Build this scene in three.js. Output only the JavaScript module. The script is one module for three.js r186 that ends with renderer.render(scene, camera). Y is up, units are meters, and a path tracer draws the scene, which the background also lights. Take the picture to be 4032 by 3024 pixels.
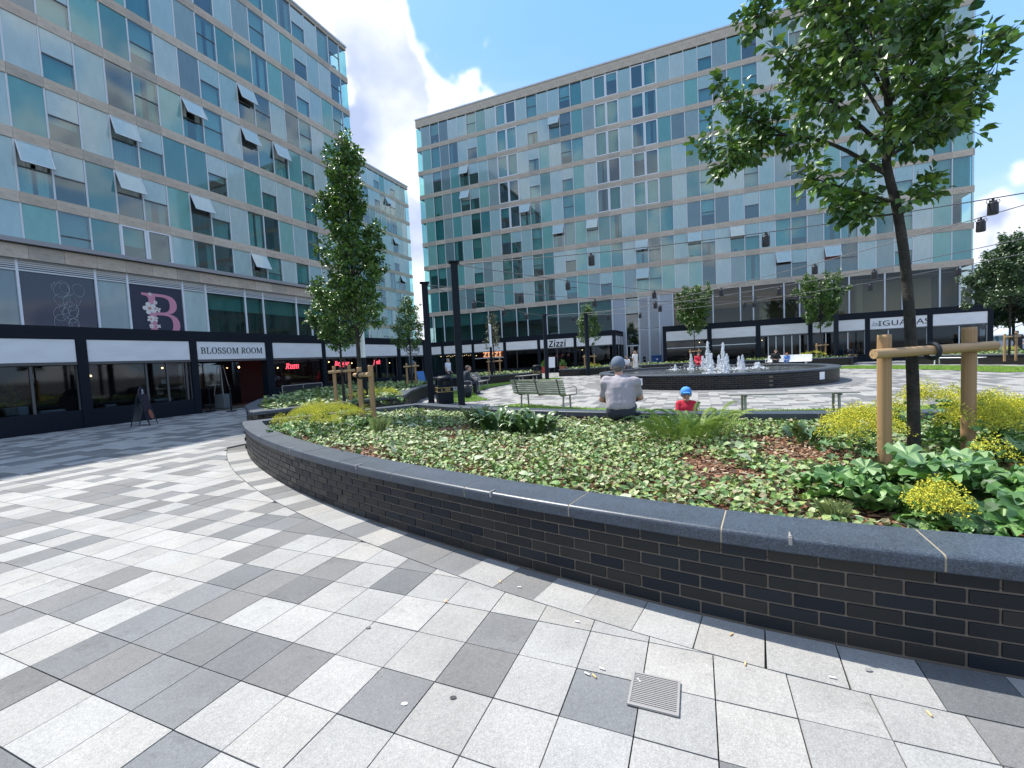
import * as THREE from 'three';
import { mergeGeometries } from 'three/addons/utils/BufferGeometryUtils.js';
import { RoundedBoxGeometry } from 'three/addons/geometries/RoundedBoxGeometry.js';
import { TextGeometry } from 'three/addons/geometries/TextGeometry.js';
import { FontLoader } from 'three/addons/loaders/FontLoader.js';

// ---------------------------------------------------------------- camera, sky, sun, exposure
const EXPOSURE = 2.3, SUN = 3.3, SKY = 1.55;
const scene = new THREE.Scene();
const EYE = 1.55, FPX = 1741, PW = 4032, PH = 3024;            // eye height in metres; focal length in pixels of the photograph
const camera = new THREE.PerspectiveCamera(2 * Math.atan(PH / 2 / FPX) * 180 / Math.PI, 4 / 3, 0.05, 900);
const CAM = [[0.998799, 0.048991, 0], [-0.048911, 0.997176, 0.056983], [0.002792, -0.056914, 0.998375]];
camera.position.set(0, EYE, 0);
camera.quaternion.setFromRotationMatrix(new THREE.Matrix4().set(...CAM[0], 0, ...CAM[1], 0, ...CAM[2], 0, 0, 0, 0, 1));
const renderer = new THREE.WebGLRenderer({ antialias: true });
renderer.setSize(1024, 768);
renderer.toneMapping = THREE.LinearToneMapping;
renderer.toneMappingExposure = EXPOSURE;
renderer.shadowMap.enabled = true;

// seeded random numbers and noise
function rng(seed) { let a = seed >>> 0; return () => { a = (a + 0x6D2B79F5) >>> 0; let t = Math.imul(a ^ (a >>> 15), 1 | a); t = (t + Math.imul(t ^ (t >>> 7), 61 | t)) ^ t; return ((t ^ (t >>> 14)) >>> 0) / 4294967296; }; }
const hash3 = (x, y, z) => { let h = Math.imul(x, 374761393) ^ Math.imul(y, 668265263) ^ Math.imul(z, 1274126177); h = Math.imul(h ^ (h >>> 13), 1274126177); return ((h ^ (h >>> 16)) >>> 0) / 4294967296; };
const sm = (t) => t * t * t * (t * (t * 6 - 15) + 10), lerp = (a, b, t) => a + (b - a) * t, clamp = (x, a, b) => Math.min(b, Math.max(a, x));
const sstep = (a, b, x) => { const t = clamp((x - a) / (b - a), 0, 1); return t * t * (3 - 2 * t); };
function noise3(x, y, z, per = 0) {
  const X = Math.floor(x), Y = Math.floor(y), Z = Math.floor(z), u = sm(x - X), v = sm(y - Y), w = sm(z - Z);
  const m = per ? (n) => ((n % per) + per) % per : (n) => n, x0 = m(X), x1 = m(X + 1), y0 = m(Y), y1 = m(Y + 1);
  const q = (zz) => lerp(lerp(hash3(x0, y0, zz), hash3(x1, y0, zz), u), lerp(hash3(x0, y1, zz), hash3(x1, y1, zz), u), v);
  return lerp(q(Z), q(Z + 1), w);
}
function fbm(x, y, z, oct = 5) { let s = 0, a = 0.5, n = 0; for (let i = 0; i < oct; i++) { s += a * noise3(x, y, z); n += a; a *= 0.5; x = x * 2.03 + 17.1; y = y * 2.03 + 5.3; z = z * 2.03 + 9.7; } return s / n; }

// photograph pixel -> direction, and -> point on the level plane y = h (distance comes from what it stands on)
const dirOf = (u, v) => { const c = [u - PW / 2, -(v - PH / 2), -FPX], l = Math.hypot(...c); return CAM.map((r) => (r[0] * c[0] + r[1] * c[1] + r[2] * c[2]) / l); };
const W = (u, v, h = 0) => { const d = dirOf(u, v), t = (h - EYE) / d[1]; return [d[0] * t, h, d[2] * t]; };
const above = ([x, , z], u, v) => { const d = dirOf(u, v), t = Math.hypot(x, z) / Math.hypot(d[0], d[2]); return [d[0] * t, EYE + d[1] * t, d[2] * t]; };

// sun: high, ahead and to the left, behind the block on the left
const SUNDIR = new THREE.Vector3(-0.466, 1, -0.406).normalize();
const sun = new THREE.DirectionalLight(new THREE.Color(1, 0.955, 0.88), SUN);
sun.name = 'sun'; sun.position.copy(SUNDIR).multiplyScalar(150); sun.target.position.set(0, 0, 0);
sun.castShadow = true; sun.shadow.mapSize.set(4096, 4096);
Object.assign(sun.shadow.camera, { left: -70, right: 70, top: 70, bottom: -70, near: 1, far: 400 });
scene.add(sun, sun.target);

// sky: blue air with cumulus
function makeSky() {
  const w = 1600, h = 800, data = new Float32Array(w * h * 4);
  const blob = (u, v, r, a) => ({ d: dirOf(u, v), k: 1 / (r * r), a });
  const blobs = [blob(1150, 150, .15, .20), blob(1400, 400, .17, .17), blob(1640, 330, .13, .2), blob(1480, 800, .2, .2), blob(1790, 430, .1, .2), blob(1870, 290, .03, .16), blob(1960, 345, .04, .17), blob(1680, 1050, .14, .2), blob(1480, 70, .07, .16), blob(1680, 1250, .12, .2), blob(1520, 180, .1, .13),
    blob(1560, 30, .05, -.2), blob(1680, 80, .06, -.2), blob(2080, 180, .12, -.3), blob(1960, 20, .12, -.3), blob(2500, 100, .22, -.34), blob(3000, 0, .25, -.3), blob(3950, 450, .2, -.26), blob(3950, 120, .2, -.22), blob(3990, 940, .09, .3), blob(3900, 1150, .1, .18), blob(3960, 800, .04, .12), blob(4000, 700, .06, -.1)];
  for (let j = 0; j < h; j++) {
    const th = ((j + .5) / h - .5) * Math.PI, y = Math.sin(th), c = Math.cos(th);
    for (let i = 0; i < w; i++) {
      const ph = ((i + .5) / w - .5) * 2 * Math.PI, x = Math.cos(ph) * c, z = Math.sin(ph) * c, o = (j * w + i) * 4;
      const el = Math.max(0, y), hz = Math.pow(1 - el, 3.2);
      let r = lerp(.165, .56, hz), g = lerp(.385, .73, hz), b = lerp(.80, .92, hz);                 // air
      const sd = x * SUNDIR.x + y * SUNDIR.y + z * SUNDIR.z, glow = Math.pow(Math.max(0, sd), 9) * .32 + Math.pow(Math.max(0, sd), 60) * .6;
      r += glow; g += glow; b += glow * .9;
      if (y > -.05) {
        const s = 2.4 / (el * .75 + .42), px = x * s, pz = z * s, py = y * 2.2;
        const wx = (fbm(x * 7, y * 7, z * 7 + 4, 3) - .5) * .5; let d = .5 * (fbm(px + 3.1 + wx, py + 1.7, pz + 8.3 - wx, 4) - .5) + .95 * (fbm(x * 10 + 2, y * 12, z * 10 + 6, 6) - .5);
        let bias = -.02;
        for (const q of blobs) { const a = 1 - (x * q.d[0] + y * q.d[1] + z * q.d[2]); if (a * q.k < 4) bias += q.a * Math.exp(-a * 2 * q.k); }
        d = d * 1.3 + bias;
        const m = sstep(.0, .10, d) * .75 + .25 * sstep(.08, .2, d);
        // lit tops, grey-lilac thick parts
        const t = sstep(.12, .3, d) * (.34 + .4 * sstep(.75, .35, y)) + 1.9 * (fbm(x * 6 + 9, y * 7.5 - 3, z * 6 + 2, 5) - .47), k = clamp(t, 0, 1);
        const cr = lerp(1.0, .36, k), cg = lerp(1.0, .43, k), cb = lerp(1.02, .62, k);
        const thin = .22 * sstep(.42, .7, fbm(px * .8 + 30, py * 3, pz * .8 + 4, 4));
        const a = Math.max(m, thin * .6);
        r = lerp(r, cr, a); g = lerp(g, cg, a); b = lerp(b, cb, a);
      }
      if (y < -.02) { const k = sstep(-.02, -.1, y); r = lerp(r, .3, k); g = lerp(g, .32, k); b = lerp(b, .34, k); }
      data[o] = r * SKY / EXPOSURE; data[o + 1] = g * SKY / EXPOSURE; data[o + 2] = b * SKY / EXPOSURE; data[o + 3] = 1;
    }
  }
  const t = new THREE.DataTexture(data, w, h, THREE.RGBAFormat, THREE.FloatType);
  t.mapping = THREE.EquirectangularReflectionMapping; t.magFilter = t.minFilter = THREE.LinearFilter; t.wrapS = THREE.RepeatWrapping; t.needsUpdate = true;
  return t;
}
scene.background = makeSky();
scene.environment = scene.background;

// ---------------------------------------------------------------- helpers
const V3 = (x, y, z) => new THREE.Vector3(x, y, z);
const taken = new Map();
function numbered(name) { const n = taken.get(name) ?? 0; taken.set(name, n + 1); return n ? name + '_' + String(n).padStart(3, '0') : name; }
function shade(o) { o.traverse((m) => { if (m.isMesh) { m.castShadow = true; m.receiveShadow = true; } }); return o; }
function tag(o, label, category, group, kind) { Object.assign(o.userData, { label, category }); if (group) o.userData.group = group; if (kind) o.userData.kind = kind; return o; }
function thing(name, label, category, pos = [0, 0, 0], turn = 0, group, kind) {
  const g = new THREE.Group(); g.name = numbered(name); g.position.set(...pos); g.rotation.y = turn; scene.add(g);
  return tag(g, label, category, group, kind);
}
function mesh(name, geo, m, parent, pos, rot) {
  const o = new THREE.Mesh(geo, m); o.name = name; o.castShadow = o.receiveShadow = true;
  if (pos) o.position.set(...pos); if (rot) o.rotation.set(...rot);
  parent?.add(o); return o;
}
function single(name, geo, m, label, category, group, kind) { const o = mesh(numbered(name), geo, m, scene); tag(o, label, category, group, kind); return o; }
function structure(name, geo, m, label) { const o = mesh(name, geo, m, scene); o.userData.kind = 'structure'; if (label) o.userData.label = label; return o; }
const boxCache = new Map();
function boxGeo(w, h, d) { const k = [w, h, d].map((n) => n.toFixed(4)).join(); if (!boxCache.has(k)) boxCache.set(k, new THREE.BoxGeometry(w, h, d)); return boxCache.get(k); }
function box(name, m, parent, x0, x1, y0, y1, z0, z1) { return mesh(name, boxGeo(x1 - x0, y1 - y0, z1 - z0), m, parent, [(x0 + x1) / 2, (y0 + y1) / 2, (z0 + z1) / 2]); }
function bx(x0, x1, y0, y1, z0, z1) { return new THREE.BoxGeometry(x1 - x0, y1 - y0, z1 - z0).translate((x0 + x1) / 2, (y0 + y1) / 2, (z0 + z1) / 2); }
function rbx(x0, x1, y0, y1, z0, z1, r = .006, seg = 2) { return new RoundedBoxGeometry(x1 - x0, y1 - y0, z1 - z0, seg, r).translate((x0 + x1) / 2, (y0 + y1) / 2, (z0 + z1) / 2); }
const merge = (list) => mergeGeometries(list.map((g) => { const n = g.index ? g.toNonIndexed() : g; for (const k of Object.keys(n.attributes)) if (!['position', 'normal', 'uv', 'color'].includes(k)) n.deleteAttribute(k); return n; }));
function tube(pts, r, seg = 20, rad = 6) { return new THREE.TubeGeometry(new THREE.CatmullRomCurve3(pts.map((p) => V3(...p))), seg, r, rad); }
// tapered rod between two points
function rod(a, b, r0, r1 = r0, rad = 8) {
  const A = V3(...a), B = V3(...b), L = A.distanceTo(B), g = new THREE.CylinderGeometry(r1, r0, L, rad, 1);
  g.translate(0, L / 2, 0); g.applyQuaternion(new THREE.Quaternion().setFromUnitVectors(V3(0, 1, 0), B.clone().sub(A).normalize())); return g.translate(...a);
}
function rawGeo(pos, idx, uv, col) {
  const g = new THREE.BufferGeometry(); g.setAttribute('position', new THREE.Float32BufferAttribute(pos, 3));
  if (uv) g.setAttribute('uv', new THREE.Float32BufferAttribute(uv, 2)); if (col) g.setAttribute('color', new THREE.Float32BufferAttribute(col, 3));
  if (idx) g.setIndex(idx); g.computeVertexNormals(); return g;
}

// textures: material grain only
function tex(size, fn, srgb = false, rep) {
  const d = new Uint8Array(size * size * 4);
  for (let j = 0; j < size; j++) for (let i = 0; i < size; i++) { const c = fn(i / size, j / size), o = (j * size + i) * 4; for (let k = 0; k < 3; k++) d[o + k] = clamp(Math.round((Array.isArray(c) ? c[k] : c) * 255), 0, 255); d[o + 3] = 255; }
  const t = new THREE.DataTexture(d, size, size); t.wrapS = t.wrapT = THREE.RepeatWrapping; t.magFilter = THREE.LinearFilter; t.minFilter = THREE.LinearMipmapLinearFilter; t.generateMipmaps = true;
  if (srgb) t.colorSpace = THREE.SRGBColorSpace; if (rep) t.repeat.set(...rep); t.needsUpdate = true; return t;
}
const pn = (u, v, f, s = 0) => noise3(u * f, v * f, s + .5, f);
const pf = (u, v, f, s = 0, o = 4) => { let r = 0, a = .5, n = 0; for (let i = 0; i < o; i++) { r += a * pn(u, v, f, s + i * 7); n += a; a *= .55; f *= 2; } return r / n; };
const rt = rng(11);
const speck = new Float32Array(512 * 512).map(() => rt());
const T = {
  paving: tex(512, (u, v) => { const s = speck[Math.floor(v * 512) * 512 + Math.floor(u * 512)]; return .90 + .07 * (pf(u, v, 48, 1, 3) - .5) * 2 + .06 * (pf(u, v, 3, 5, 4) - .5) * 2 - .15 * sstep(.58, .74, pf(u, v, 3, 21, 5)) + .06 * (pf(u, v, 2, 33, 3) - .5) + (s > .985 ? .1 : s < .07 ? -.2 : 0) + (pn(u, v, 180, 9) - .5) * .2; }, true),
  pavingBump: tex(512, (u, v) => .5 + (pn(u, v, 200, 3) - .5) * .8),
  granite: tex(512, (u, v) => { const s = pn(u, v, 190, 2); return .76 + (s - .5) * .5 + (pf(u, v, 5, 8) - .5) * .28 + .12 * sstep(.6, .74, pf(u, v, 4, 19, 5)) + (speck[Math.floor(v * 512) * 512 + Math.floor(u * 512)] > .97 ? .22 : 0); }, true),
  stone: tex(256, (u, v) => .9 + (pf(u, v, 4, 3, 5) - .5) * .3 + (pn(u, v, 90, 4) - .5) * .08, true),
  wood: tex(256, (u, v) => { const g = pn(u, v * .25, 8, 2) * .5 + noise3(u * 40, v * 4, 3.5) * .5, k = Math.max(0, 1 - Math.hypot((u - .3) * 5, (v - .4) * 9)) + Math.max(0, 1 - Math.hypot((u - .75) * 6, (v - .8) * 10)); const s = .88 + (g - .5) * .3 - k * .3; return [s, s * .97, s * .93]; }, true),
  bark: tex(256, (u, v) => .62 + (noise3(u * 26, v * 60, 1.5) - .5) * .35 + (pf(u, v, 4, 6) - .5) * .5, true),
  mulch: tex(256, (u, v) => { const a = pf(u, v, 20, 4, 4), b = pn(u, v, 64, 2); const s = .4 + a * .6 + (b - .5) * .5; return [s, s * .8, s * .62]; }, true),
  turf: tex(256, (u, v) => { const s = .68 + (pn(u, v, 128, 2) - .5) * .5 + (pf(u, v, 6, 3) - .5) * .3; return [s * .95, s, s * .8]; }, true),
  fabric: tex(128, (u, v) => .85 + (pf(u, v, 12, 3, 3) - .5) * .25, true),
  grime: tex(256, (u, v) => .94 + (pf(u, v, 3, 12, 5) - .5) * .16, true),
};
const rgb = (r, g, b) => new THREE.Color().setRGB(r, g, b);
const std = (c, roughness = .8, o = {}) => new THREE.MeshStandardMaterial({ color: c, roughness, ...o });
const phys = (c, roughness, o = {}) => new THREE.MeshPhysicalMaterial({ color: c, roughness, ...o });
const M = {
  black: new THREE.MeshPhysicalMaterial({ color: rgb(.006, .010, .017), roughness: .5, specularIntensity: .35 }), blackSoft: std(rgb(.016, .019, .025), .75), steel: std(rgb(.30, .285, .27), .42, { metalness: .15 }), steelDark: std(rgb(.09, .09, .09), .5, { metalness: .3 }),
  alu: std(rgb(.60, .63, .65), .5), aluWhite: std(rgb(.72, .75, .78), .5), white: std(rgb(.78, .79, .80), .6), panelWhite: std(rgb(.80, .81, .82), .55, { map: T.grime }),
  wood: std(rgb(.44, .285, .145), .7, { map: T.wood }), woodLight: std(rgb(.52, .36, .20), .7, { map: T.wood }), bark: std(rgb(.085, .075, .055), .9, { map: T.bark, bumpMap: T.bark, bumpScale: .006 }),
  mortar: std(rgb(.15, .122, .095), .95), coping: std(rgb(.085, .108, .14), .42, { map: T.granite }), mulch: std(rgb(.17, .095, .055), .95, { map: T.mulch }),
};

// ---------------------------------------------------------------- plaza layout (metres; centre of the round square = the fountain)
const C = [9.3, -20.9];
const polar = (r, a) => [C[0] + r * Math.sin(a), C[1] + r * Math.cos(a)];                // a = 0 points to the camera side (+z)
const angOf = ([x, z]) => Math.atan2(x - C[0], z - C[1]);
const d1 = [0.386, -0.9225], d2 = [0.9225, 0.386];                                        // the two directions of the paving grid and of the blocks
// near planter: outer arc, its left end and the arc on the fountain side
const NEAR_OUT = [[7.2, -.55], [4.6, -.98], [3.3, -1.42], [2.18, -1.87], [1.29, -2.30], [.26, -2.96], [-.51, -3.52], [-1.67, -4.46], [-2.9, -5.62], [-4.14, -7.02], [-4.9, -8.05], [-5.35, -8.75]];
const smoothPath = (pts, n) => new THREE.CatmullRomCurve3(pts.map((p) => V3(p[0], 0, p[1])), false, 'centripetal').getSpacedPoints(n).map((p) => [p.x, p.z]);
const arcPts = (r, a0, a1, n) => Array.from({ length: n + 1 }, (_, i) => polar(r, lerp(a0, a1, i / n)));
const nearOuter = smoothPath(NEAR_OUT, 70);
const R_IN = 15.25;
const nearInner = arcPts(R_IN, angOf([-2.1, -11.05]), angOf([11.5, -5.7]), 44);
const nearPoly = [...nearOuter, ...nearInner, [11.8, -1.2]];
const inPoly = ([x, z], P) => { let c = false; for (let i = 0, j = P.length - 1; i < P.length; j = i++) if ((P[i][1] > z) !== (P[j][1] > z) && x < (P[j][0] - P[i][0]) * (z - P[i][1]) / (P[j][1] - P[i][1]) + P[i][0]) c = !c; return c; };
const sector = (r0, r1, a0, a1, n = 20) => [...arcPts(r0, a0, a1, n), ...arcPts(r1, a1, a0, n)];
const L_BACK = [[-6.3, -10.65], [-3.45, -14.0], [-3.75, -16.2], [-3.85, -18.4], [-3.7, -20.6], [-3.2, -22.8], [-5.2, -24.2], [-8.6, -25.6], [-9.6, -22.5], [-9.6, -19], [-8.9, -15.5], [-7.8, -12.9]];
const Z_LEFT = [[-3.0, -26.6], [-1.0, -28.1], [.8, -29.6], [2.1, -31.0], [.6, -33.4], [-2.0, -33.2], [-4.6, -31.6], [-5.2, -29.0]];
const Z_MID = [[3.6, -33.5], [5.2, -33.0], [7.2, -34.1], [9.6, -34.8], [12.5, -34.8], [15.5, -34.0], [16.2, -35.6], [12.5, -37.2], [9, -37.4], [5.5, -36.4]];
const R_MID = [[17.2, -33.2], [20, -31.6], [22.6, -29.4], [23.9, -30.8], [21.5, -33.2], [18.2, -35.2]];
const R_END = [[24.2, -26.4], [25.0, -24], [25.4, -21.5], [25.3, -18.8], [28.4, -18.2], [29.4, -21.5], [28.8, -25], [27.4, -28]];
const planterPolys = [nearPoly, L_BACK, Z_LEFT, Z_MID, R_MID, R_END];
const aN0 = angOf([.0, -14.6]), GRASS = [sector(10.95, 15.3, aN0, angOf([14.5, -10.2]), 40), sector(11.0, 12.35, angOf([3.6, -30.4]) - 0, angOf([-1.75, -16.3]) , 30), sector(10.9, 14.2, angOf([21.3, -17.2]), angOf([20.6, -27.6]), 24)];

// ---- ground sheet, paving slabs
structure('ground', new THREE.PlaneGeometry(900, 900).rotateX(-Math.PI / 2), std(rgb(.1, .098, .09), .95), 'dark bedding ground under the plaza');
const pavMat = std(rgb(1, 1, 1), .82, { map: T.paving, vertexColors: true, bumpMap: T.pavingBump, bumpScale: .0012 });
{
  const plaza = new THREE.Group(); plaza.name = 'paving'; plaza.userData = { kind: 'structure', label: 'light and dark grey square paving slabs of the plaza' }; scene.add(plaza);
  const S0 = .3075, gap = .0055, r = rng(5), near = [], far = [];
  const base = [-.745 * .969, -2.215 * .969];
  const tone = (i, j) => { const run = Math.floor((j + Math.floor(hash3(i, 77, 3) * 3)) / (1 + Math.floor(hash3(i, 5, 9) * 1.6))); return hash3(i, run, 41) < .57; };
  const colour = (light) => { const k = light ? .37 + (r() - .5) * .07 : .182 + (r() - .5) * .05, w = (r() - .5) * .012; return light ? [k * 1.02 + w, k, k * .95 - w] : [k * .99 + w, k, k * 1.0 - w]; };
  // one slab from its outline (list of [x, z]); sides drop to the bedding
  function slabPoly(poly, light, out, side) {
    const c = colour(light), y = .03 + (r() - .5) * .0025, uo = r() * 7, vo = r() * 7, pos = [], uv = [], col = [], idx = [], n = poly.length;
    const cx = poly.reduce((a, p) => a + p[0], 0) / n, cz = poly.reduce((a, p) => a + p[1], 0) / n, tilt = (r() - .5) * .0035;
    const P = poly.map(([x, z]) => [x, y + tilt * ((x - cx) * d2[0] + (z - cz) * d2[1]), z, (x - cx) * d2[0] + (z - cz) * d2[1], (x - cx) * d1[0] + (z - cz) * d1[1]]);
    let A = 0; for (let k = 0; k < n; k++) { const a = P[k], b = P[(k + 1) % n]; A += a[0] * b[2] - b[0] * a[2]; } if (A > 0) P.reverse();
    for (const p of P) { pos.push(p[0], p[1], p[2]); uv.push((p[3] + uo) * 1.6, (p[4] + vo) * 1.6); col.push(...c); }
    for (let k = 1; k < n - 1; k++) idx.push(0, k, k + 1);
    if (side) for (let k = 0; k < n; k++) { const a = P[k], b = P[(k + 1) % n], m = pos.length / 3; for (const [q, yy] of [[a, a[1]], [b, b[1]], [b, 0], [a, 0]]) { pos.push(q[0], yy, q[2]); uv.push(q[3] + uo, q[4] + vo); col.push(...c); } idx.push(m, m + 2, m + 1, m, m + 3, m + 2); }
    out.push({ pos, uv, col, idx, d: Math.hypot(cx, cz) });
  }
  const rect = (cx, cz, ux, uz, w, l, flare = 1) => { const vx = -uz, vz = ux, hw = w / 2 - gap / 2, hl = l / 2 - gap / 2; return [[-hw, -hl], [hw, -hl], [hw * flare, hl], [-hw * flare, hl]].map(([a, b]) => [cx + ux * a + vx * b, cz + uz * a + vz * b]); };
  const spaced = new THREE.CatmullRomCurve3(NEAR_OUT.map((p) => V3(p[0], 0, p[1])), false, 'centripetal'), LEN = spaced.getLength(), edge = [];
  for (let k = 0; k <= 300; k++) { const p = spaced.getPointAt(k / 300), t = spaced.getTangentAt(k / 300), s = (t.z * -p.x - t.x * -p.z) > 0 ? 1 : -1; edge.push([p.x, p.z, t.z * s, -t.x * s]); }
  const BAND = .335;
  // keep what lies outside the course along the wall
  function clipWall(poly) {
    const c = poly.reduce((a, p) => [a[0] + p[0] / poly.length, a[1] + p[1] / poly.length], [0, 0]); let best = edge[0], m = 1e9; for (const e of edge) { const d = (e[0] - c[0]) ** 2 + (e[1] - c[1]) ** 2; if (d < m) { m = d; best = e; } }
    if (m > .65 * .65) return poly;
    const f = ([x, z]) => (x - best[0]) * best[2] + (z - best[1]) * best[3] - BAND, out = [];
    for (let k = 0; k < poly.length; k++) { const a = poly[k], b = poly[(k + 1) % poly.length], fa = f(a), fb = f(b); if (fa >= 0) out.push(a); if ((fa >= 0) !== (fb >= 0)) { const t = fa / (fa - fb); out.push([lerp(a[0], b[0], t), lerp(a[1], b[1], t)]); } }
    if (out.length < 3) return null; let A = 0; for (let k = 0; k < out.length; k++) { const a = out[k], b = out[(k + 1) % out.length]; A += a[0] * b[1] - b[0] * a[1]; } return Math.abs(A) / 2 > .004 ? out : null;
  }
  const N = 210;
  for (let i = -N; i < N; i++) for (let j = -60; j < N; j++) {
    const cx = base[0] + d2[0] * S0 * (i + .5) + d1[0] * S0 * (j + .5), cz = base[1] + d2[1] * S0 * (i + .5) + d1[1] * S0 * (j + .5), D = Math.hypot(cx, cz);
    if (D > 47 || cz > 1.2 || (cz > -1 && D > 6) || Math.abs(cx) > 3.5 - cz * 1.35) continue;
    const rc = Math.hypot(cx - C[0], cz - C[1]);
    if (rc < 5.75 || planterPolys.some((P) => inPoly([cx, cz], P))) continue;
    if (GRASS.some((P) => inPoly([cx, cz], P))) continue;
    const onL = cx * .9225 + cz * .386, onR = -cx * .386 + cz * .9225; if (onL < -17.9 || onR < -41) continue;
    let poly = rect(cx, cz, d2[0], d2[1], S0, S0); if (D < 14) { poly = clipWall(poly); if (!poly) continue; }
    slabPoly(poly, tone(i, j), D < 7.5 ? near : far, D < 14);
  }
  // soldier course laid square to the curved wall
  for (let k = 0; k < Math.floor(LEN / .31); k++) {
    const p = spaced.getPointAt((k + .5) * .31 / LEN), t = spaced.getTangentAt((k + .5) * .31 / LEN), nx = t.z, nz = -t.x; // outward = towards the camera
    const s = (nx * (0 - p.x) + nz * (0 - p.z)) > 0 ? 1 : -1, ox = nx * s, oz = nz * s, q = (-t.z * ox + t.x * oz) > 0 ? 1 : -1;
    slabPoly(rect(p.x + ox * .165, p.z + oz * .165, t.x * q, t.z * q, .31, .33, 1.03), hash3(k, 3, 5) < .55, near, true);
  }
  const toGeo = (s) => { const g = rawGeo(s.pos, s.idx, s.uv, s.col); return g; };
  near.sort((a, b) => a.d - b.d);
  near.slice(0, 300).forEach((s, k) => mesh(k ? 'slab_' + String(k).padStart(3, '0') : 'slab', toGeo(s), pavMat, plaza));
  const rest = [...near.slice(300), ...far], P = [], U = [], K = [], I = [];
  for (const s of rest) { const n = P.length / 3; for (const v of s.pos) P.push(v); for (const v of s.uv) U.push(v); for (const v of s.col) K.push(v); for (const v of s.idx) I.push(v + n); }
  const o = mesh('slabs', rawGeo(P, I, U, K), pavMat, plaza); o.userData.kind = 'stuff';
}
// asphalt-grey apron ring round the fountain and lawns
{
  const ring = new THREE.RingGeometry(5, 5.85, 96).rotateX(-Math.PI / 2).translate(C[0], .034, C[1]);
  structure('fountain_apron', ring, std(rgb(.2, .2, .2), .85, { map: T.paving }), 'dark paved ring round the fountain');
  const turfMat = std(rgb(.23, .37, .055), .9, { map: T.turf });
  const rr = rng(77), bladesP = [], bladesC = [];
  for (const P of GRASS) {
    const s = new THREE.Shape(P.map(([x, z]) => new THREE.Vector2(x, -z))), g = new THREE.ShapeGeometry(s).rotateX(-Math.PI / 2).translate(0, .045, 0);
    structure(numbered('lawn'), g, turfMat, 'bright green mown lawn strip');
    const xs = P.map((p) => p[0]), zs = P.map((p) => p[1]), x0 = Math.min(...xs), x1 = Math.max(...xs), z0 = Math.min(...zs), z1 = Math.max(...zs);
    for (let k = 0; k < 42000; k++) { const x = lerp(x0, x1, rr()), z = lerp(z0, z1, rr()); if (!inPoly([x, z], P) || inPoly([x, z], nearPoly)) continue; const h = .025 + rr() * .035, a = rr() * 6.28, w = .006 + rr() * .006, lx = (rr() - .5) * .03, lz = (rr() - .5) * .03; bladesP.push(x - Math.cos(a) * w, .045, z - Math.sin(a) * w, x + Math.cos(a) * w, .045, z + Math.sin(a) * w, x + lx, .045 + h, z + lz); const k2 = .8 + rr() * .5; for (let e = 0; e < 3; e++) bladesC.push(.24 * k2, .38 * k2, .06 * k2); }
  }
  const g = rawGeo(bladesP, null, null, bladesC);
  single('grass_blades', g, std(rgb(1, 1, 1), .8, { vertexColors: true, side: THREE.DoubleSide }), 'short green blades of the lawn strips', 'grass', null, 'stuff');
}

// ---------------------------------------------------------------- glazed blocks
const TURN_L = Math.atan2(.9225, .386), TURN_R = Math.atan2(-.386, .9225);
const nL = [.9225, .386], nR = [-.386, .9225];
const CL = -27.43, CR = -46, CLF = -17.93, CRF = -41, CB = -41.5;                     // distances of facade planes and shop fronts along their normals
// distance along a facade (s) and height of what a pixel shows on the plane n.p = c
function onPlane(u, v, n, c, e) { const d = dirOf(u, v), t = c / (n[0] * d[0] + n[1] * d[2]); return [d[0] * t * e[0] + d[2] * t * e[1], EYE + d[1] * t]; }
const sR = (u, c = CRF) => onPlane(u, 1400 - (u - 2016) * .049, nR, c, d2)[0], sL = (u, c = CLF) => onPlane(u, 1400 - (u - 2016) * .049, nL, c, d1)[0];

const glass = (r, g, b) => phys(rgb(r, g, b), .03, { transmission: 1, thickness: 0, ior: 1.9, side: THREE.DoubleSide });
const navyFilm = phys(rgb(.016, .026, .05), .04, { ior: 1.6 });
const glassLow = (r, g, b) => phys(rgb(r, g, b), .03, { transmission: 1, thickness: 0, ior: 1.42, side: THREE.DoubleSide });
const GL = { low: glassLow(.55, .7, .68), lowWarm: glassLow(.72, .72, .66), clear: glass(.60, .80, .80), teal: glass(.48, .76, .76), dark: glass(.5, .62, .66), shop: glassLow(.5, .56, .6) };
const paleGlass = [[.40, .55, .54], [.34, .51, .51], [.46, .58, .56], [.36, .53, .55]].map((c) => phys(rgb(...c), .06, { ior: 1.75, map: T.grime }));
const tealGlass = [[.12, .34, .33], [.17, .42, .38], [.08, .26, .27], [.23, .46, .42]].map((c) => phys(rgb(...c), .05, { ior: 1.75, map: T.grime }));
const greyGlass = [[.26, .36, .36], [.15, .23, .25]].map((c) => phys(rgb(...c), .05, { ior: 1.75, map: T.grime }));
const cloths = [[.62, .66, .62], [.50, .56, .52], [.70, .70, .66], [.34, .42, .42], [.55, .50, .40]].map((c) => std(rgb(...c), .9));
const darkCloth = std(rgb(.06, .075, .08), .9), roseCloth = std(rgb(.38, .16, .14), .9);
const roomMat = std(rgb(.24, .24, .225), .95), roomWarm = std(rgb(.34, .27, .19), .95), stoneMats = [[.62, .53, .42], [.58, .49, .39], [.66, .57, .46], [.52, .455, .375], [.62, .51, .41]].map((c) => std(rgb(...c), .85, { map: T.stone }));
const curtainGeos = [0, 1, 2].map((k) => { const g = new THREE.PlaneGeometry(1, 1, 22, 1), p = g.attributes.position, r = rng(90 + k); const ph = r() * 6, f = 3.2 + r() * 2; for (let i = 0; i < p.count; i++) { const x = p.getX(i); p.setZ(i, Math.sin((x + .5) * 6.283 * f + ph) * .03 + Math.sin(x * 11 + ph) * .012); } g.computeVertexNormals(); return g; });
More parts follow.
